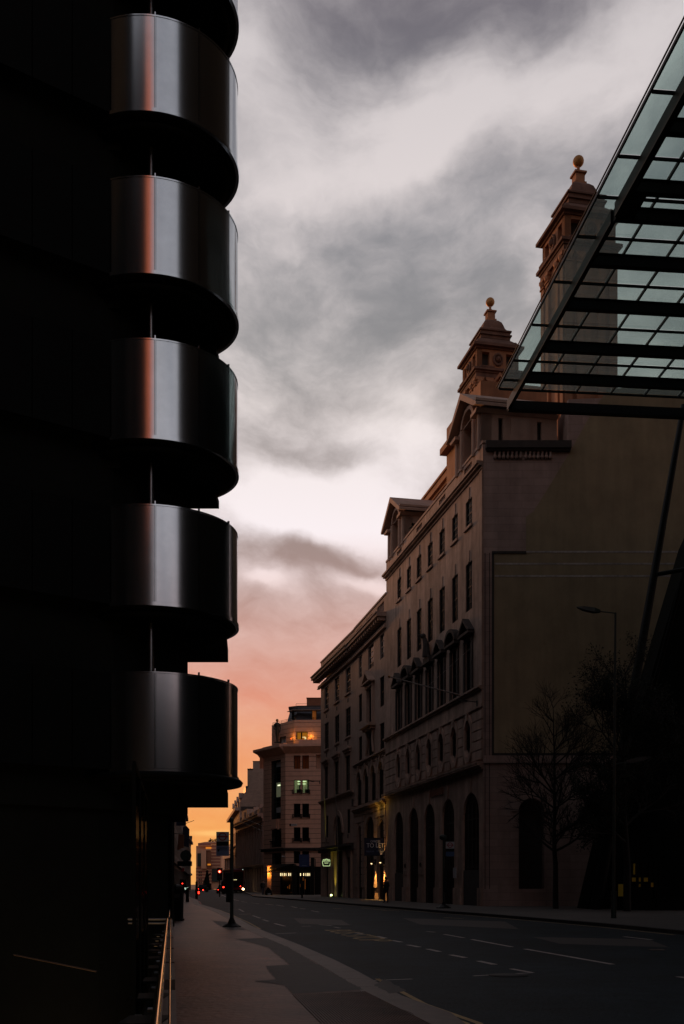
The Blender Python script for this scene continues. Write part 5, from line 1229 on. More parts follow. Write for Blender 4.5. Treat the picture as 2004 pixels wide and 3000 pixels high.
# lit shop window and planters at its foot
shp = thing('lit_lobby_window', 'dim yellow lit lobby window low behind the tree trunks at the right edge', 'window', P(1880,2630,56.6))
def wbS(mb, n, m, par): o = mb.build(n, m, par); o.matrix_parent_inverse = Matrix.Translation(par.location).inverted(); return o
for px0, px1, y0, y1, m_ in ((1856,1861,2530,2562,'e_yel'),(1852,1905,2571,2583,'e_yel'),(1868,1882,2590,2630,'e_yel'),(1905,1919,2586,2632,'e_yel'),(1812,1826,2590,2626,'e_yel')):
    Y = 56.9; wbS(MB().box((px0-CX)/F*Y,(px1-CX)/F*Y,Y,Y+.1,P(0,y1,Y).z,P(0,y0,Y).z), 'lit_pane', m_, shp)
for px in (1848,1868.5,1883,1904,1920,1935): Y = 56.7; wbS(MB().box((px-CX)/F*Y-.06,(px-CX)/F*Y+.06,Y,Y+.15,.1,P(0,2520,Y).z), 'mullion', 'black', shp)
for i, px in enumerate((1860,1890,1930)):
    Y = 55.6; p = thing('black_planter', ['black planter box left of the lit lobby window','black planter box in front of the lit lobby window','black planter box right of the lit lobby window'][i], 'planter', ((px-CX)/F*Y,Y,.116), 0, 'planters before the lobby')
    MB().prism([(-.28,-.28),(.28,-.28),(.28,.28),(-.28,.28)], 0, 1.15, [(-.33,-.33),(.33,-.33),(.33,.33),(-.33,.33)]).build('box', 'black', p); MB().box(-.36,.36,-.36,.36,1.15,1.22).build('rim', 'black', p)
lw = thing('low_wall', 'low black wall along the back of the right pavement', 'wall', P(1920,2668,54.2)); MB().box(-2.3,4.2,-.2,.2,0,.55).box(-2.35,4.25,-.25,.25,.55,.62).build('wall', 'concrete_dark', lw)

# ---- glass canopy
e_ = Vector((-.0946,.9955)); p_ = Vector((.9955,.0946)); O = Vector((8.17,52.9))
K = thing('glass_canopy', 'large green tinted glass canopy on black steel beams jutting in at the upper right', 'canopy', (O.x,O.y,26.4), math.atan2(p_.y,p_.x))
# local x: away from the street edge, local y: along the street (negative = towards the camera)
W_ = 15.0; ys_ = [.05]; beams = [0.0,-2.85,-5.75,-9.2,-12.3,-15.1,-16.6,-19.5,-22.5,-25.5,-28.5]
for i, y in enumerate(beams):
    if i == 0: MB().box(.45,W_,-.02,.2,-.36,.12).box(.45,W_,-.08,.26,-.38,-.361).build('edge_beam', 'canopy', K)
    else: MB().box(.5,W_,y-.05,y+.05,-.30,.12).box(.5,W_,y-.13,y+.13,-.33,-.301).box(.5,W_,y-.13,y+.13,.121,.15).build('cross_beam', 'canopy', K)
MB().box(.42,.60,-14.9,.26,-.3,.18).build('side_beam', 'canopy', K); MB().box(.42,.66,-30,-15.3,-.34,.18).build('side_beam', 'canopy', K); MB().box(.5,1.2,-16.4,-14.9,-.28,.15).build('splice_beam', 'canopy', K)
XO = -.28; YO = -.9; ZG = .30
MB().box(XO-.06,XO,-30,YO,ZG-.08,ZG+.05).build('outer_rail', 'canopy', K); MB().tube((XO-.14,-30,ZG),(XO-.14,YO,ZG),.03,n=8).build('outer_tube', 'canopy', K)
lx = [XO,1.9,3.7,5.5,7.3,9.1,10.9,12.7,14.5]
for x in lx[1:]: MB().box(x-.035,x+.035,-30,YO,ZG-.14,ZG-.02).build('long_bar', 'canopy', K)
py_ = [.1]
for a, b in zip(beams, beams[1:]): py_ += [a+(b-a)*.5] if abs(a-b) < 2 else [a+(b-a)*.36, a+(b-a)*.86]
py_ = sorted(set([.1]+[round(q,2) for q in py_]+[-30]), reverse=True)
tb_ = [YO,-1.85,-3.75,-6.9,-10.2,-13.2,-15.5,-17.6,-20.5,-23.5,-26.5,-30]
for y in tb_: MB().box(XO,W_,y-.035,y+.035,ZG-.12,ZG-.025).build('glazing_bar', 'canopy', K)
for xa, xb in zip(lx, lx[1:]):
    for ya, yb in zip(tb_, tb_[1:]):
        MB().box(xa+.02,xb-.02,yb+.02,ya-.02,ZG,ZG+.015).build('pane', 'glass_can', K)
for x in lx[1:]:
    for y in beams[1:]: MB().tube((x,y,.15),(x,y,ZG-.02),.025,n=5).build('hanger', 'canopy', K)
MB().box(W_,W_+.4,-30,.4,-.5,.5).build('edge_beam', 'canopy', K)

# ================================================================== street furniture
b = G(519,2697,.116)
bn = thing('litter_bin', 'tall black litter bin standing on the pavement by the rail', 'litter bin', b)
MB().prism([(-.2,-.2),(.2,-.2),(.2,.2),(-.2,.2)], 0, 1.12, [(-.22,-.22),(.22,-.22),(.22,.22),(-.22,.22)]).build('body', 'black', bn)
MB().lathe([(.28,1.12),(.29,1.2),(.24,1.3),(.1,1.37),(.02,1.38)], 4, (0,0), False).build('hood', 'black', bn); MB().box(-.14,.14,-.225,-.2,.85,1.02).build('slot', 'soot', bn); MB().box(-.24,.24,-.24,.24,0,.08).build('foot', 'black', bn)
b = G(679,2716,.116)
bs = thing('bus_stop', 'slim dark bus stop post with roundel flag on the left pavement', 'bus stop', b); b = Vector(b); sc_ = 35.1/3000
MB().lathe([(.30,0),(.30,.03),(.14,.12),(.06,.3)], 8, (0,0), False).build('base', 'black', bs)
MB().tube((0,0,.1),(0,0,3.42),.058,n=14).build('pole', 'greenblack', bs); MB().ball((0,0,3.45), .075).build('finial', 'greenblack', bs)
fz = lambda py: (2716-py)*b.y/3000
x0, x1 = (633.8-679)*b.y/3000, (671-679)*b.y/3000
def roundel(par, cx, cz, r, y, m1, m2):
    mb = MB(); n = 24
    for i in range(n):
        t0, t1 = 2*math.pi*i/n, 2*math.pi*(i+1)/n
        mb.slab([(cx+r*math.cos(t0),cz+r*math.sin(t0)),(cx+r*.72*math.cos(t0),cz+r*.72*math.sin(t0)),(cx+r*.72*math.cos(t1),cz+r*.72*math.sin(t1)),(cx+r*math.cos(t1),cz+r*math.sin(t1))], y-.006, y)
    mb.build('roundel_ring', m1, par); MB().box(cx-r*1.28,cx+r*1.28,y-.012,y,cz-r*.16,cz+r*.16).build('roundel_bar', m1, par)
MB().box(x0,x1,-.02,.02,fz(2465),fz(2437)).build('flag', 'signwhite', bs)
MB().box(x0,x1,-.02,.02,fz(2478),fz(2465)-.002).build('name_band', 'black', bs)
MB().box(x0,x1,-.02,.02,fz(2507.5),fz(2478)-.002).build('route_panel', 'dimwhite', bs)
for k, z in enumerate((2482,2486,2490)): MB().box(x0+.04,x1-.05,-.027,-.02,fz(z)-.008,fz(z)+.006).build('route_line', 'black', bs)
MB().box(x0+.05,x0+.09,-.027,-.02,fz(2495),fz(2489)).box(x0+.03,x0+.12,-.027,-.02,fz(2489)+.002,fz(2488)).build('route_mark', 'black', bs)
roundel(bs, (x0+x1)/2, fz(2451), .135, -.021, 'sign_red', 0)
for z in (2444,2462,2484,2504): MB().box(x1,-.03,-.015,.015,fz(z)-.01,fz(z)+.01).build('bracket', 'greenblack', bs)
MB().box(-.17,.02,-.12,-.07,fz(2643),fz(2562)).box(-.18,.03,-.125,-.06,fz(2562),fz(2558)).build('timetable_case', 'black', bs)
MB().box(.05,.14,-.01,.01,fz(2490)-.01,fz(2490)+.01).box(.05,.14,-.01,.01,fz(2508),fz(2508)+.02).box(.12,.14,-.01,.01,fz(2512),fz(2486)).build('side_clamp', 'greenblack', bs)
b = G(1300,2661,.116); q_ = b.y/3000
b2 = thing('bus_stop', 'thin bus stop pole with a small white roundel flag before the dark arches', 'bus stop', b)
MB().lathe([(.42,0),(.42,.05),(.12,.22),(.07,.35)], 8, (0,0), False).build('base', 'black', b2); MB().tube((0,0,.1),(0,0,3.95),.06,n=10).build('pole', 'greenblack', b2)
MB().lathe([(.1,3.9),(.2,3.98),(.2,4.15),(.05,4.22)], 10, (-.05,0)).build('finial', 'greenblack', b2)
g = lambda py: (2661-py)*q_
MB().box(6*q_,31*q_,-.02,.02,g(2486),g(2466)).build('flag', 'signwhite', b2); MB().box(6*q_,31*q_,-.02,.02,g(2495),g(2486)-.002).build('name_band', 'black', b2); MB().box(6*q_,31*q_,-.02,.02,g(2509),g(2495)-.002).build('route_panel', 'sign_blue', b2)
roundel(b2, 18.5*q_, g(2476), .155, -.021, 'sign_red', 0); MB().box(-.03,.15,-.15,-.08,.9,2.3).build('timetable_case', 'black', b2)
b = G(1798,2690,.116); q_ = b.y/3000
sl_ = thing('street_lamp', 'tall grey street lamp column with a long flat lamp head over the right pavement', 'street lamp', b)
hL = (2690-1795)*q_
MB().tube((0,0,0),(0,0,1.1),.11,n=12).build('base', 'greenblack', sl_); MB().tube((0,0,1.1),(.07,0,hL),.062,.045,n=12).build('column', 'greenblack', sl_)
MB().tube((.07,0,hL-.02),(-.55,0,hL+.05),.025,n=8).build('arm', 'greenblack', sl_)
def lampheadmesh(x0, x1, z0, z1, w_=.14):
    mb = MB(); vs = []
    for t, k, hh in ((0,.5,.09),(.25,1,.17),(.7,.95,.13),(1,.3,.03)):
        x = x0+(x1-x0)*t; z = z0+(z1-z0)*t; vs += [(x,-w_*k,z-hh*.6),(x,w_*k,z-hh*.6),(x,w_*k*.8,z+hh*.5),(x,-w_*k*.8,z+hh*.5)]
    fs = [(0,1,2,3),(15,14,13,12)] + [(4*i+j,4*i+4+j,4*i+4+(j+1)%4,4*i+(j+1)%4) for i in range(3) for j in range(4)]
    return mb.add(vs, fs)
lampheadmesh(-.55,-1.5,hL+.06,hL+.22).build('lamp_head', 'greenblack', sl_)
l2z = (2690-2238)*q_; MB().tube((.05,.0,l2z),(.55,0,l2z+.07),.02,n=8).build('arm', 'greenblack', sl_); lampheadmesh(.55,1.55,l2z+.1,l2z+.28).build('lamp_head', 'frame', sl_)
# small posts on the left pavement
for px, py, hgt, lb in ((549,2645,1.05,'short black bollard beyond the litter bin on the left'),(576,2634,1.6,'dark narrow post with a small red lamp at the far left kerb')):
    b = G(px,py,.05); t = thing('bollard', lb, 'bollard', b); s_ = b.y/3000
    MB().tube((0,0,0),(0,0,hgt),.13,.11,n=10).build('post', 'black', t); MB().ball((0,0,hgt), .12).build('cap', 'black', t)
    if px == 576: MB().box(.17,.29,-.22,-.16,.5,.75).build('red_lamp', 'e_red', t); MB().box(.1,.36,-.15,-.05,.35,.95).build('lamp_case', 'black', t)
b = G(885,2631,.116); t = thing('bollard', 'thin black bollard at the kerb in front of the shopfront with pendants', 'bollard', b)
MB().tube((0,0,0),(0,0,1.7),.09,.07,n=10).build('post', 'black', t); MB().lathe([(.1,1.0),(.16,1.1),(.16,1.5),(.06,1.7)], 10).build('hood', 'black', t)
b = G(772,2623,.05)
# A-board
ab = thing('pavement_signboard', 'folding black signboard standing on the far pavement beside a walking person', 'signboard', P(787.5,2622,125))
MB().slab([(-.5,0),(.45,0),(.35,.5),(.0,.95),(-.18,.9),(-.43,.4)], -.05, .05).build('panel', 'black', ab); MB().slab([(-.38,0),(.42,0),(.34,.5),(0,.88)], .35, .4).build('panel', 'black', ab)
MB().box(-.12,.2,-.3,-.1,.0,.22).build('white_base', 'signwhite', ab)
# offices to let board
Yt = 88.2
tl = thing('letting_board', 'navy projecting board reading OFFICES TO LET above a warm lit doorway', 'sign', P(1099.5,2481,Yt)); k_ = Yt/3000
MB().box(-32.5*k_,32.5*k_,-.06,.06,-25*k_,25*k_).build('board', 'navy', tl); MB().box(-33*k_,33.2*k_,-.07,.07,25*k_,26.3*k_).box(-33*k_,33.2*k_,-.07,.07,-26.3*k_,-25*k_).build('board_frame', 'black', tl)
text('OFFICES', .27, 'white', tl, (0,-.065,15.5*k_), (R(90),0,0), 'lettering', .004, .85)
text('TO LET', .52, 'white', tl, (0,-.065,3.5*k_), (R(90),0,0), 'lettering', .012, .88)
text('bbgreal.com', .24, 'dimwhite', tl, (-15*k_,-.065,-13*k_), (R(90),0,0), 'lettering', .004, .58)
text('020 7213 0300', .15, 'dimwhite', tl, (15*k_,-.065,-12.5*k_), (R(90),0,0), 'lettering', .004, .72)
MB().box(32*k_,36*k_,-.04,.04,18*k_,20*k_).box(32*k_,36*k_,-.04,.04,-18*k_,-16*k_).build('bracket', 'black', tl)
# wall uplighters beside the door
for i, (px, py) in enumerate(((1099.3,2526),(1125.7,2523))):
    x = fB.s_(px+4); base = fB.wpt(x,.38,fB.z(px+4,py)); base = Vector(base)
    t = thing('wall_light', ('left' if i == 0 else 'right') + ' one of two warm wall lights throwing light down the rusticated pier', 'lamp', base, fB.rz)
    MB().box(-.07,.07,-.28,.06,-.14,-.02).box(-.05,.05,-.3,-.2,-.25,.25).build('fitting', 'black', t)
    MB().tube((0,.08,-.17),(0,.08,-.1),.06,.085,n=10).build('lamp_glass', 'e_warm', t)
    for s_, en in ((-1,1100),(1,110)):
        l_ = bpy.data.lights.new('pier_light', 'SPOT'); l_.energy = en; l_.color = (1,.50,.12); l_.spot_size = R(50); l_.spot_blend = .8; l_.shadow_soft_size = .04
        lo = bpy.data.objects.new('pier_light', l_); col.objects.link(lo); lo.location = base + Vector((-.06,-.015,s_*.3)); lo.rotation_euler = (R(-7) if s_ < 0 else R(180+7), 0, fB.rz+0)
# neon hanging sign
Yn = 110.3
hs = thing('hanging_neon_sign', 'black hanging pub sign with a glowing green white crest beside the doorway', 'sign', P(956.5,2527,Yn)); k_ = Yn/3000
MB().box(-13.5*k_,13.5*k_,-.05,.05,-12*k_,11.5*k_).build('board', 'black', hs)
mb = MB(); pt = [(-9.5,-10),(-12,2),(-10,5),(-9.5,8.5),(-6,8),(0,10.5),(6,8),(9.5,8.5),(10,5),(12,2),(9.5,-10)]
for a, b_ in zip(pt, pt[1:]+pt[:1]): mb.tube((a[0]*k_,-.08,a[1]*k_),(b_[0]*k_,-.08,b_[1]*k_), .035, n=6)
pt = [(-9,3),(-5,6.2),(0,7),(5,6.2),(9,3)]
for a, b_ in zip(pt, pt[1:]): mb.tube((a[0]*k_,-.08,a[1]*k_),(b_[0]*k_,-.08,b_[1]*k_), .03, n=6)
mb.build('neon_crest', 'e_green', hs)
mb = MB()
for k in range(7): mb.box((-6.6+k*1.9)*k_,(-5.4+k*1.9)*k_,-.09,-.06,.6*k_,3*k_)
for k in range(6): mb.box((-5.4+k*1.8)*k_,(-4.2+k*1.8)*k_,-.09,-.06,-3.4*k_,-1.4*k_)
mb.build('neon_lettering', 'e_green', hs); MB().box(-16*k_,22*k_,-.03,.03,21*k_,22.3*k_).box(-8*k_,-7*k_,-.02,.02,11*k_,21*k_).box(9*k_,10*k_,-.02,.02,11*k_,21*k_).build('bracket', 'black', hs)
# ground uplight by the arched doorway
Yu = 107.0; x = f1.s_(986); base = Vector(f1.wpt(x,.45,.13))
t = thing('ground_uplight', 'bright yellow green floodlight on the pavement by the arched doorway', 'lamp', base, f1.rz)
MB().lathe([(.14,0),(.16,.12),(.12,.16)], 10).build('housing', 'black', t); MB().ball((0,.12,.2), .11).build('lamp_glass', 'e_flood', t)
l_ = bpy.data.lights.new('uplight', 'SPOT'); l_.energy = 520; l_.color = (.95,.85,.10); l_.spot_size = R(75); l_.spot_blend = .9; l_.shadow_soft_size = .05
lo = bpy.data.objects.new('uplight', l_); col.objects.link(lo); lo.location = base + Vector((0,0,.3)); lo.rotation_euler = (R(180-14), 0, f1.rz)
part(MB().box(x-.62,x+.62,-.02,.12,.1,4.9), 'door_pier', 'stone_b', B1, f1, f1)
# small lamp over ledge: warm light on the lower cornice
for px, en in ((1112,5),(1130,4)):
    l_ = bpy.data.lights.new('ledge_light', 'POINT'); l_.energy = en; l_.color = (1,.62,.08); l_.shadow_soft_size = .1
    lo = bpy.data.objects.new('ledge_light', l_); col.objects.link(lo); lo.location = fB.wpt(fB.s_(px),.55,8.15)

# ================================================================== people
def person(lbl, loc, rz, hgt, legs, arms, grp=None, bag=False):
    """one continuous skinned body; clothing zones by height"""
    s = hgt/1.80
    V = {'pel':(0,0,.97,.155),'wst':(0,0,1.12,.14),'chs':(0,.0,1.32,.175),'sho':(0,0,1.45,.13),'nck':(0,-.01,1.53,.06),'hd0':(0,-.015,1.60,.085),'hd1':(0,-.02,1.68,.105),'hd2':(0,-.01,1.76,.08)}
    E_ = [('pel','wst'),('wst','chs'),('chs','sho'),('sho','nck'),('nck','hd0'),('hd0','hd1'),('hd1','hd2')]
    V['nos'] = (0,-.135,1.665,.02); E_.append(('hd1','nos'))
    for sd, sg in (('l',-1),('r',1)):
        kx, ky, ax, ay, az_ = legs[sd]
        V['hip'+sd] = (sg*.10,0,.90,.105); V['kne'+sd] = (sg*.10+kx,ky,.50,.068); V['ank'+sd] = (sg*.10+ax,ay,.09+az_,.048); V['toe'+sd] = (sg*.12+ax,ay-.17,.045+az_,.04)
        E_ += [('pel','hip'+sd),('hip'+sd,'kne'+sd),('kne'+sd,'ank'+sd),('ank'+sd,'toe'+sd)]
        el_, wr = arms[sd]
        V['shd'+sd] = (sg*.19,0,1.42,.075); V['elb'+sd] = (*el_,.055); V['wri'+sd] = (*wr,.036); d = (Vector(wr)-Vector(el_)).normalized()
        hp = Vector(wr)+d*.07; V['pal'+sd] = (*hp,.034)
        E_ += [('sho','shd'+sd),('shd'+sd,'elb'+sd),('elb'+sd,'wri'+sd),('wri'+sd,'pal'+sd)]
        o_ = d.orthogonal().normalized()
        for i in range(4):
            f0 = hp + o_*(.022*(i-1.5)) + d*.03; f1_ = f0 + d*(.05+.01*(1-abs(i-1.3))) + Vector((0,-.02,-.01))
            V['f%s%d' % (sd,i)] = (*f1_,.009); E_.append(('pal'+sd, 'f%s%d' % (sd,i)))
        V['th'+sd] = (*(hp + o_*.055 + d*.01),.011); E_.append(('pal'+sd,'th'+sd))
    names = list(V); me = bpy.data.meshes.new('person'); me.from_pydata([(V[n][0]*s,V[n][1]*s,V[n][2]*s) for n in names], [(names.index(a),names.index(b)) for a,b in E_], [])
    me.materials.append(M['person']); o = bpy.data.objects.new('person', me); col.objects.link(o)
    sk = o.modifiers.new('skin','SKIN'); sv = me.skin_vertices[0].data
    for i, n in enumerate(names): r_ = V[n][3]*s; sv[i].radius = (r_*(1.0 if n not in ('chs','wst','pel','sho') else 1.15), r_*(1.0 if n not in ('chs','wst','pel','sho') else .82)); sv[i].use_root = n == 'pel'
    ss = o.modifiers.new('sub','SUBSURF'); ss.levels = 1; ss.render_levels = 1
    for p in me.polygons: p.use_smooth = True
    sk.use_smooth_shade = True
    o.location = loc; o.rotation_euler = (0,0,rz); tag(o, lbl, 'person', grp)
    MB().ball((0,.01*s,1.715*s), .115*s, 12, 8).build('hair', 'hair', o)
    mb = MB(); mb.lathe([(.20*s,.86*s),(.21*s,1.0*s),(.185*s,1.15*s),(.215*s,1.33*s),(.19*s,1.44*s),(.08*s,1.52*s)], 14); c = mb.build('coat', 'cloth', o); c.scale = (1,.78,1)
    if bag: MB().box(-.15*s,.15*s,.13*s,.28*s,1.0*s,1.42*s).build('backpack', 'cloth', o)
    return o
m = bpy.data.materials.new('person_zones'); m.use_nodes = True; t_ = m.node_tree; bb = t_.nodes['Principled BSDF']; bb.inputs['Roughness'].default_value = .9
tcn = t_.nodes.new('ShaderNodeTexCoord'); sx_ = t_.nodes.new('ShaderNodeSeparateXYZ'); t_.links.new(tcn.outputs['Object'], sx_.inputs[0])
mr = t_.nodes.new('ShaderNodeMath'); mr.operation = 'MULTIPLY'; mr.inputs[1].default_value = .5; t_.links.new(sx_.outputs[2], mr.inputs[0])
cr2 = t_.nodes.new('ShaderNodeValToRGB'); cr2.color_ramp.interpolation = 'CONSTANT'; e2 = cr2.color_ramp.elements
e2[0].position = 0; e2[0].color = (.01,.01,.01,1); e2[1].position = .05; e2[1].color = (.018,.022,.04,1)
for p_i, c_i in ((.46,(.014,.014,.016,1)),(.76,(.30,.17,.12,1))): x_ = e2.new(p_i); x_.color = c_i
t_.links.new(mr.outputs[0], cr2.inputs[0]); t_.links.new(cr2.outputs[0], bb.inputs['Base Color']); M['person'] = m
pa = person('person in dark clothes standing on the right pavement, hands raised, by the lit doorway', P(1131,2645,75.3)+Vector((0,0,-.0)), R(-35), 1.86,
    {'l':(0,-.03,-.03,.02,0),'r':(.03,-.02,.05,.0,0)}, {'l':((-.28,-.05,1.15),(-.10,-.26,1.24)),'r':((.28,-.04,1.15),(.08,-.27,1.25))})
pa.location.z = .116
pb = person('person in a dark coat crossing at the far kerb in front of the shopfront', P(770,2622,129), R(20), 1.92,
    {'l':(0,-.14,0,-.20,0),'r':(0,-.02,0,.18,.03)}, {'l':((-.27,.05,1.14),(-.25,-.08,.93)),'r':((.27,-.02,1.14),(.25,.12,.95))}, bag=True)
pb.location.z = .1
ph = MB().box(-.035,.035,-.004,.004,0,.14).build('mobile_phone', 'e_warm'); ph.location = pa.location + Vector((-.18,-.26,1.32)); tag(ph, 'small lit phone held by the person by the lit doorway', 'phone')
bpy.data.materials['warm_lamp'].node_tree.nodes['Principled BSDF'].inputs['Emission Strength'].default_value = 3.0
ph.data.materials[0] = M['e_amberlow']

# ================================================================== vehicles and far lights
Yb_ = 172.0
bus = thing('double_decker_bus', 'red double decker bus driving towards the viewer at the far end of the street', 'bus', ((693.5-CX)/F*Yb_,Yb_,0), R(13)); s = .96
w2, hb = 1.22*s, 4.1
mb = MB(); mb.box(-w2,w2,0,10.5,.35,2.05).box(-w2,w2,0.05,10.5,2.052,2.45).box(-w2,w2,0,10.5,3.55,3.9)
mb.prism([(-w2,0),(w2,0),(w2,10.5),(-w2,10.5)], 3.9, hb, [(-w2+.15,.25),(w2-.15,.25),(w2-.15,10.3),(-w2+.15,10.3)])
for x in (-w2, w2-.1): mb.box(x,x+.1,.0,.12,2.45,3.55)
mb.box(-w2,-w2+.08,9,10.5,2.45,3.55).box(w2-.08,w2,9,10.5,2.45,3.55); mb.build('body', 'bus_red', bus)
MB().box(-w2+.1,w2-.1,.02,9.9,2.46,3.54).build('upper_windows', 'glass_dark', bus); MB().box(-w2+.12,w2-.12,-.03,.0,.95,1.98).build('windscreen', 'glass_dark', bus)
MB().box(-w2+.14,w2-.14,-.035,.0,2.08,2.42).build('destination_box', 'black', bus)
mb = MB()
for k in range(6): mb.box(-.95+k*.17,-.84+k*.17,-.05,-.036,2.17,2.29)
mb.build('destination_text', 'e_dest', bus)
MB().box(-w2,w2,-.1,.0,.3,.55).build('bumper', 'black', bus)
for x in (-w2+.15, w2-.15):
    MB().ball((x,0,3.95), .06, 8, 6).build('marker_light', 'e_white', bus)
    for y in (2.2, 8.5): MB().tube((x-.12,y,.45),(x+.12,y,.45),.45,n=16).build('wheel', 'rubber', bus)
MB().tube((-w2+.3,-.12,.7),(-w2+.3,-.06,.7),.09,n=10).build('headlight', 'frame_w', bus); MB().tube((w2-.1,-.14,.66),(w2-.1,-.04,.66),.15,n=12).build('headlight', 'e_head', bus)
MB().tube((w2-.55,-.1,1.12),(w2-.55,-.04,1.12),.08,n=8).build('red_marker', 'e_red', bus)
for sx in (-1, 1): MB().box(sx*(w2+.12)-.06,sx*(w2+.12)+.06,-.1,.0,1.5,2.0).build('mirror', 'black', bus)
def tlight(lbl, px, pyl, Y, zg=0, r=.16, H_=None, on='e_red'):
    p = P(px, pyl, Y); t = thing('traffic_light', lbl, 'traffic light', (p.x,p.y,0)); z = p.z
    MB().tube((0,.0,0),(0,0,z-.7),.07,n=8).build('pole', 'black', t); MB().box(-.2,.2,-.05,.2,z-.85,z+.28).box(-.32,.32,.2,.22,z-1.0,z+.42).build('head', 'black', t)
    for k in range(3):
        MB().tube((0,-.12,z-.3*k),(0,-.05,z-.3*k), r*.62 if k else r, n=14).build('lens', on if k == 0 else 'soot', t)
    if r > .14: MB().tube((0,-.15,z),(0,-.121,z), r*.45, n=12).build('lamp_core', 'e_redc', t)
    return t
tlight('brightest red traffic light on a black pole beside the bus stop flag', 643.5, 2553.5, 120, r=.16)
tlight('low red signal left of the bus', 655, 2599, 150, r=.12)
tlight('small dim red signal on the far left pavement', 535, 2588.5, 105, r=.055)
for i, (px, py, Y, r) in enumerate(((595,2618,190,.12),(655,2610,160,.09))):
    p = P(px,py,Y); t = thing('distant_car', ['far off dark car with a red tail light in the middle of the street','far off dark car with a tiny red light left of the bus'][i], 'car', (p.x-.3,Y,0))
    MB().prism([(-.8,0),(.8,0),(.8,4),(-.8,4)], .3, .85).prism([(-.72,.6),(.72,.6),(.72,3.2),(-.72,3.2)], .85, 1.4, [(-.55,1),(.55,1),(.55,2.8),(-.55,2.8)]).build('body', 'car', t)
    MB().ball((.3,-.05,max(p.z,.4)), r, 10, 8).build('tail_light', 'e_red', t); MB().ball((-.55,-.02,.6), .06, 8, 6).build('tail_light', 'e_red', t)
    for x in (-.75,.75):
        for y in (.8,3.2): MB().tube((x-.1,y,.32),(x+.1,y,.32),.32,n=12).build('wheel', 'rubber', t)
v = thing('distant_van', 'small white van waiting at the far junction left of the bus', 'van', (P(661,2580,185).x,185,0))
MB().box(-.9,.9,0,4.5,.4,2.3).build('body', 'signwhite', v); MB().box(-.75,.75,-.02,.0,1.3,2.0).build('rear_window', 'glass_dark', v)
for x in (-.8,.8): MB().tube((x-.1,1,.35),(x+.1,1,.35),.35,n=12).build('wheel', 'rubber', v)
# signs on the left terrace
p = P(529,2389,70); lb = thing('letting_board', 'weathered white TO LET board high on the dark left terrace', 'sign', p); k_ = 70/3000
MB().box(-12*k_,16*k_,-.04,.04,-14*k_,15*k_).build('board', 'signwhite', lb); MB().box(-12*k_,16*k_,-.05,.05,-30*k_,-14.2*k_).build('lower_board', 'navy', lb)
text('TO LET', .30, 'black', lb, (0,-.05,6*k_), (R(90),0,0), 'lettering', .004, .72); MB().box(-.35,.2,-.05,-.041,-.13,-.1).box(-.3,.25,-.05,-.041,-.2,-.17).build('text_line', 'dimwhite', lb)
p = P(545,2507,92); lb = thing('round_cafe_sign', 'round dark green projecting cafe sign on the left terrace', 'sign', p); k_ = 92/3000
n = 28; mb = MB(); mb.slab([(16*k_*math.cos(2*math.pi*i/n),16*k_*math.sin(2*math.pi*i/n)) for i in range(n)], -.05, .05); mb.build('disc', 'greenblack', lb); roundel(lb, 0, 0, 15*k_, -.055, 'soot', 0) if False else None
mb = MB()
for i in range(n):
    t0, t1 = 2*math.pi*i/n, 2*math.pi*(i+1)/n; mb.slab([(16.5*k_*math.cos(t0),16.5*k_*math.sin(t0)),(14.8*k_*math.cos(t0),14.8*k_*math.sin(t0)),(14.8*k_*math.cos(t1),14.8*k_*math.sin(t1)),(16.5*k_*math.cos(t1),16.5*k_*math.sin(t1))], -.08, -.05)
mb.build('rim', 'frame', lb); MB().box(-26*k_,-8*k_,-.03,.03,16*k_,17.3*k_).build('bracket', 'frame', lb)
MB().box(-26*k_,15*k_,.1,.6,-30*k_,-16*k_).build('sign_box', 'black', lb)
p = P(543,2603.5,95); lb = thing('lit_shop_sign', 'small glowing white green shop sign low on the left terrace', 'sign', p); k_ = 95/3000
MB().box(-12*k_,11*k_,-.02,.1,-7*k_,7*k_).build('panel', 'black', lb)
mb = MB()
for k in range(6): mb.box((-9+k*3)*k_,(-6.9+k*3)*k_,-.05,-.021,(-3.6 if k in (1,4) else -3)*k_,(3.6 if k in (0,5) else 2.8)*k_)
mb.build('lit_lettering', 'e_white', lb)
p = P(536,2548,110); lb = thing('red_hanging_sign', 'tiny red hanging sign on the left terrace', 'sign', p); MB().box(-.13,.13,-.05,.05,-.2,.2).build('panel', 'sign_red', lb)
for i, (px, py, w_, h_, Y, m_) in enumerate(((531,2450,14,44,100,'redbrick'),(541,2446,7,50,104,'navy'),(514,2438,5,6,70,'signwhite'),(523,2590,5,30,96,'greenblack'),(566,2540,22,90,180,'stone_d'))):
    pass
bn1 = thing('hanging_banner', 'furled dark blue banner hanging out from the left terrace below the small dome', 'banner', P(546,2452,118)); MB().slab([(-.4,-1),(.3,-1.2),(.35,.9),(.0,1.3),(-.4,1.1)], -.05, .1).build('cloth', 'navy', bn1); MB().tube((-.8,0,1.3),(.9,0,1.9),.03).build('pole', 'frame', bn1)
bn2 = thing('red_banner', 'dull red banner hanging beside the blue one on the left terrace', 'banner', P(529,2466,100)); MB().slab([(-.3,-.8),(.3,-.6),(.35,.7),(-.2,.75)], -.05, .1).build('cloth', 'redbrick', bn2); MB().tube((-.8,0,.8),(.5,0,.85),.03).build('pole', 'frame', bn2)
dst = thing('dark_statue', 'dark equestrian statue silhouette before the striped building', 'statue', P(607,2618,262)); MB().box(-1,1,-1,1,0,2.6).build('plinth', 'concrete_dark', dst)
MB().tube((-.2,0,2.6),(0,0,4.3),.9,.5).tube((0,0,4.2),(0,0,5.4),.5,.3).ball((0,0,5.7),.35).tube((.3,0,4.6),(.9,0,5.2),.2).build('figure', 'concrete_dark', dst)

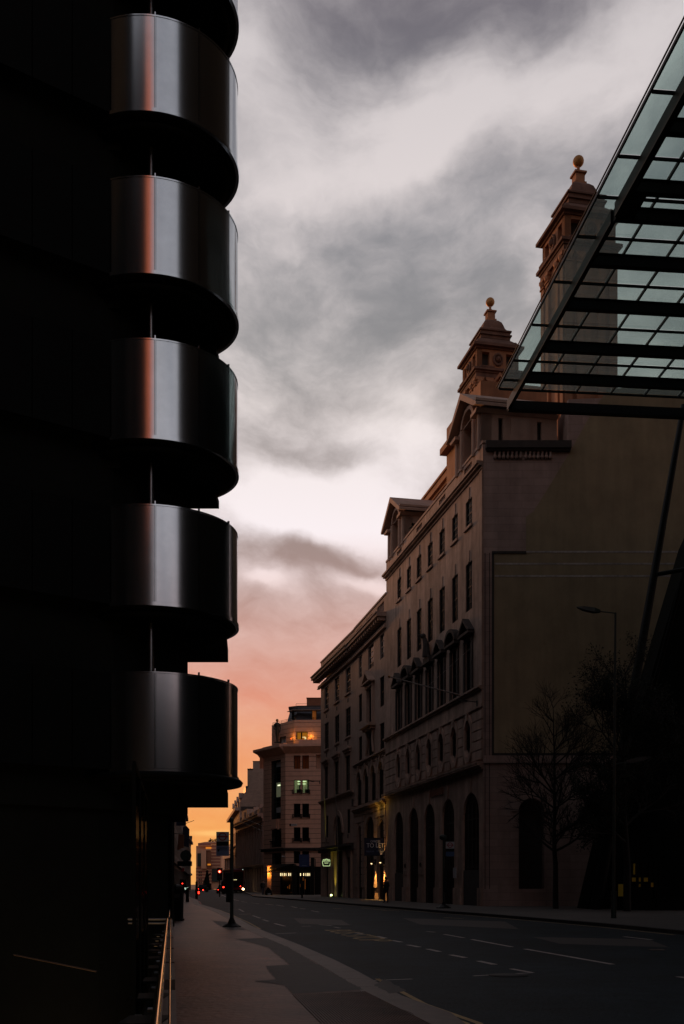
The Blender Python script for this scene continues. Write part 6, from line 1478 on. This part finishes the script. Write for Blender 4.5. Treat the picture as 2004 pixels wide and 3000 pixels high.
# ================================================================== trees on the right
def tree(lbl, base, hgt, r0, spread, lean=(0,0), leaves=0, seed=1, nm='bare_tree'):
    rnd = random.Random(seed); t = thing(nm, lbl, 'tree', base)
    tr = MB(); br = MB(); tips = []
    def grow(mb, p, d, ln, r, dep, tgt):
        n = 3; q = p
        for i in range(n):
            d = (d + Vector((rnd.uniform(-.16,.16),rnd.uniform(-.16,.16),rnd.uniform(-.02,.10)))).normalized(); e = q + d*ln/n
            mb.tube(q, e, r*(1-.28*i/n), r*(1-.28*(i+1)/n), n=6 if r > .02 else 3); q = e
            if dep > 0 and i > 0:
                for _ in range(2 if dep < 3 else 2):
                    a = rnd.uniform(0,6.28); u = d.orthogonal().normalized(); v = d.cross(u); dd = (d*.75 + (u*math.cos(a)+v*math.sin(a))*.68 + Vector((0,0,.14))).normalized()
                    grow(br, q, dd, ln*rnd.uniform(.55,.75), r*.55, dep-1, tgt)
        tips.append((q, d))
        if dep > 0: grow(br, q, d, ln*.7, r*.6, dep-1, tgt)
    p = Vector((0,0,0)); d = Vector((*lean,1)).normalized(); N_ = 14
    for i in range(N_):
        e = p + d*hgt*.92/N_ + Vector((rnd.uniform(-.05,.05),rnd.uniform(-.05,.05),0)); r = r0*(1-.9*i/N_); r1 = r0*(1-.9*(i+1)/N_)
        tr.tube(p, e, r, r1, n=10)
        if i >= 3:
            for _ in range(3):
                a = rnd.uniform(0,6.28); lift = .35+.6*i/N_
                L_ = spread*(1-.55*abs(i/N_-.45)*1.6)*rnd.uniform(.6,1.0); grow(br, e, Vector((math.cos(a),math.sin(a),lift)).normalized(), L_*.45, r1*.5+.012, 3 if i < 11 else 2, None)
        p = e
    tr.build('trunk', 'bark', t); br.build('branches', 'bark', t)
    if leaves:
        lf = MB()
        for q, dd in tips:
            for _ in range(leaves):
                c = q + Vector((rnd.gauss(0,.13),rnd.gauss(0,.13),rnd.gauss(0,.11))); s_ = rnd.uniform(.05,.10)
                a = Vector((rnd.gauss(0,1),rnd.gauss(0,1),rnd.gauss(0,1))).normalized(); b_ = a.orthogonal().normalized()
                lf.add([c-a*s_, c+b_*s_*.5, c+a*s_, c-b_*s_*.5], [(0,1,2,3)])
        lf.build('crown', 'leaf', t)['kind'] = 'stuff'
    return t
tree('leafless slender street tree in front of the ochre wall and arch', G(1628,2662,.116), 12.3, .17, 4.6, (-.02,0), 0, 5)
tree('taller evergreen tree with dark leaf clusters behind the street lamp', G(1838,2670,.116), 13.2, .2, 4.8, (-.015,.02), 3, 11, 'evergreen_tree')
bx = thing('roof_shrub', 'small dark shrub on the parapet behind the glass balustrade', 'shrub', fA.wpt(17.2,-.9,29.1)); rg = MB()
for i in range(260):
    c = Vector((random.gauss(0,.4),random.gauss(0,.3),.45+random.gauss(0,.28))); a = [Vector((random.gauss(0,.09),random.gauss(0,.09),random.gauss(0,.09))) for _ in range(3)]; rg.add([c+q for q in a], [(0,1,2)])
rg.build('foliage', 'leaf', bx)['kind'] = 'stuff'; MB().box(-.35,.35,-.3,.3,-.1,.2).build('pot', 'soot', bx)
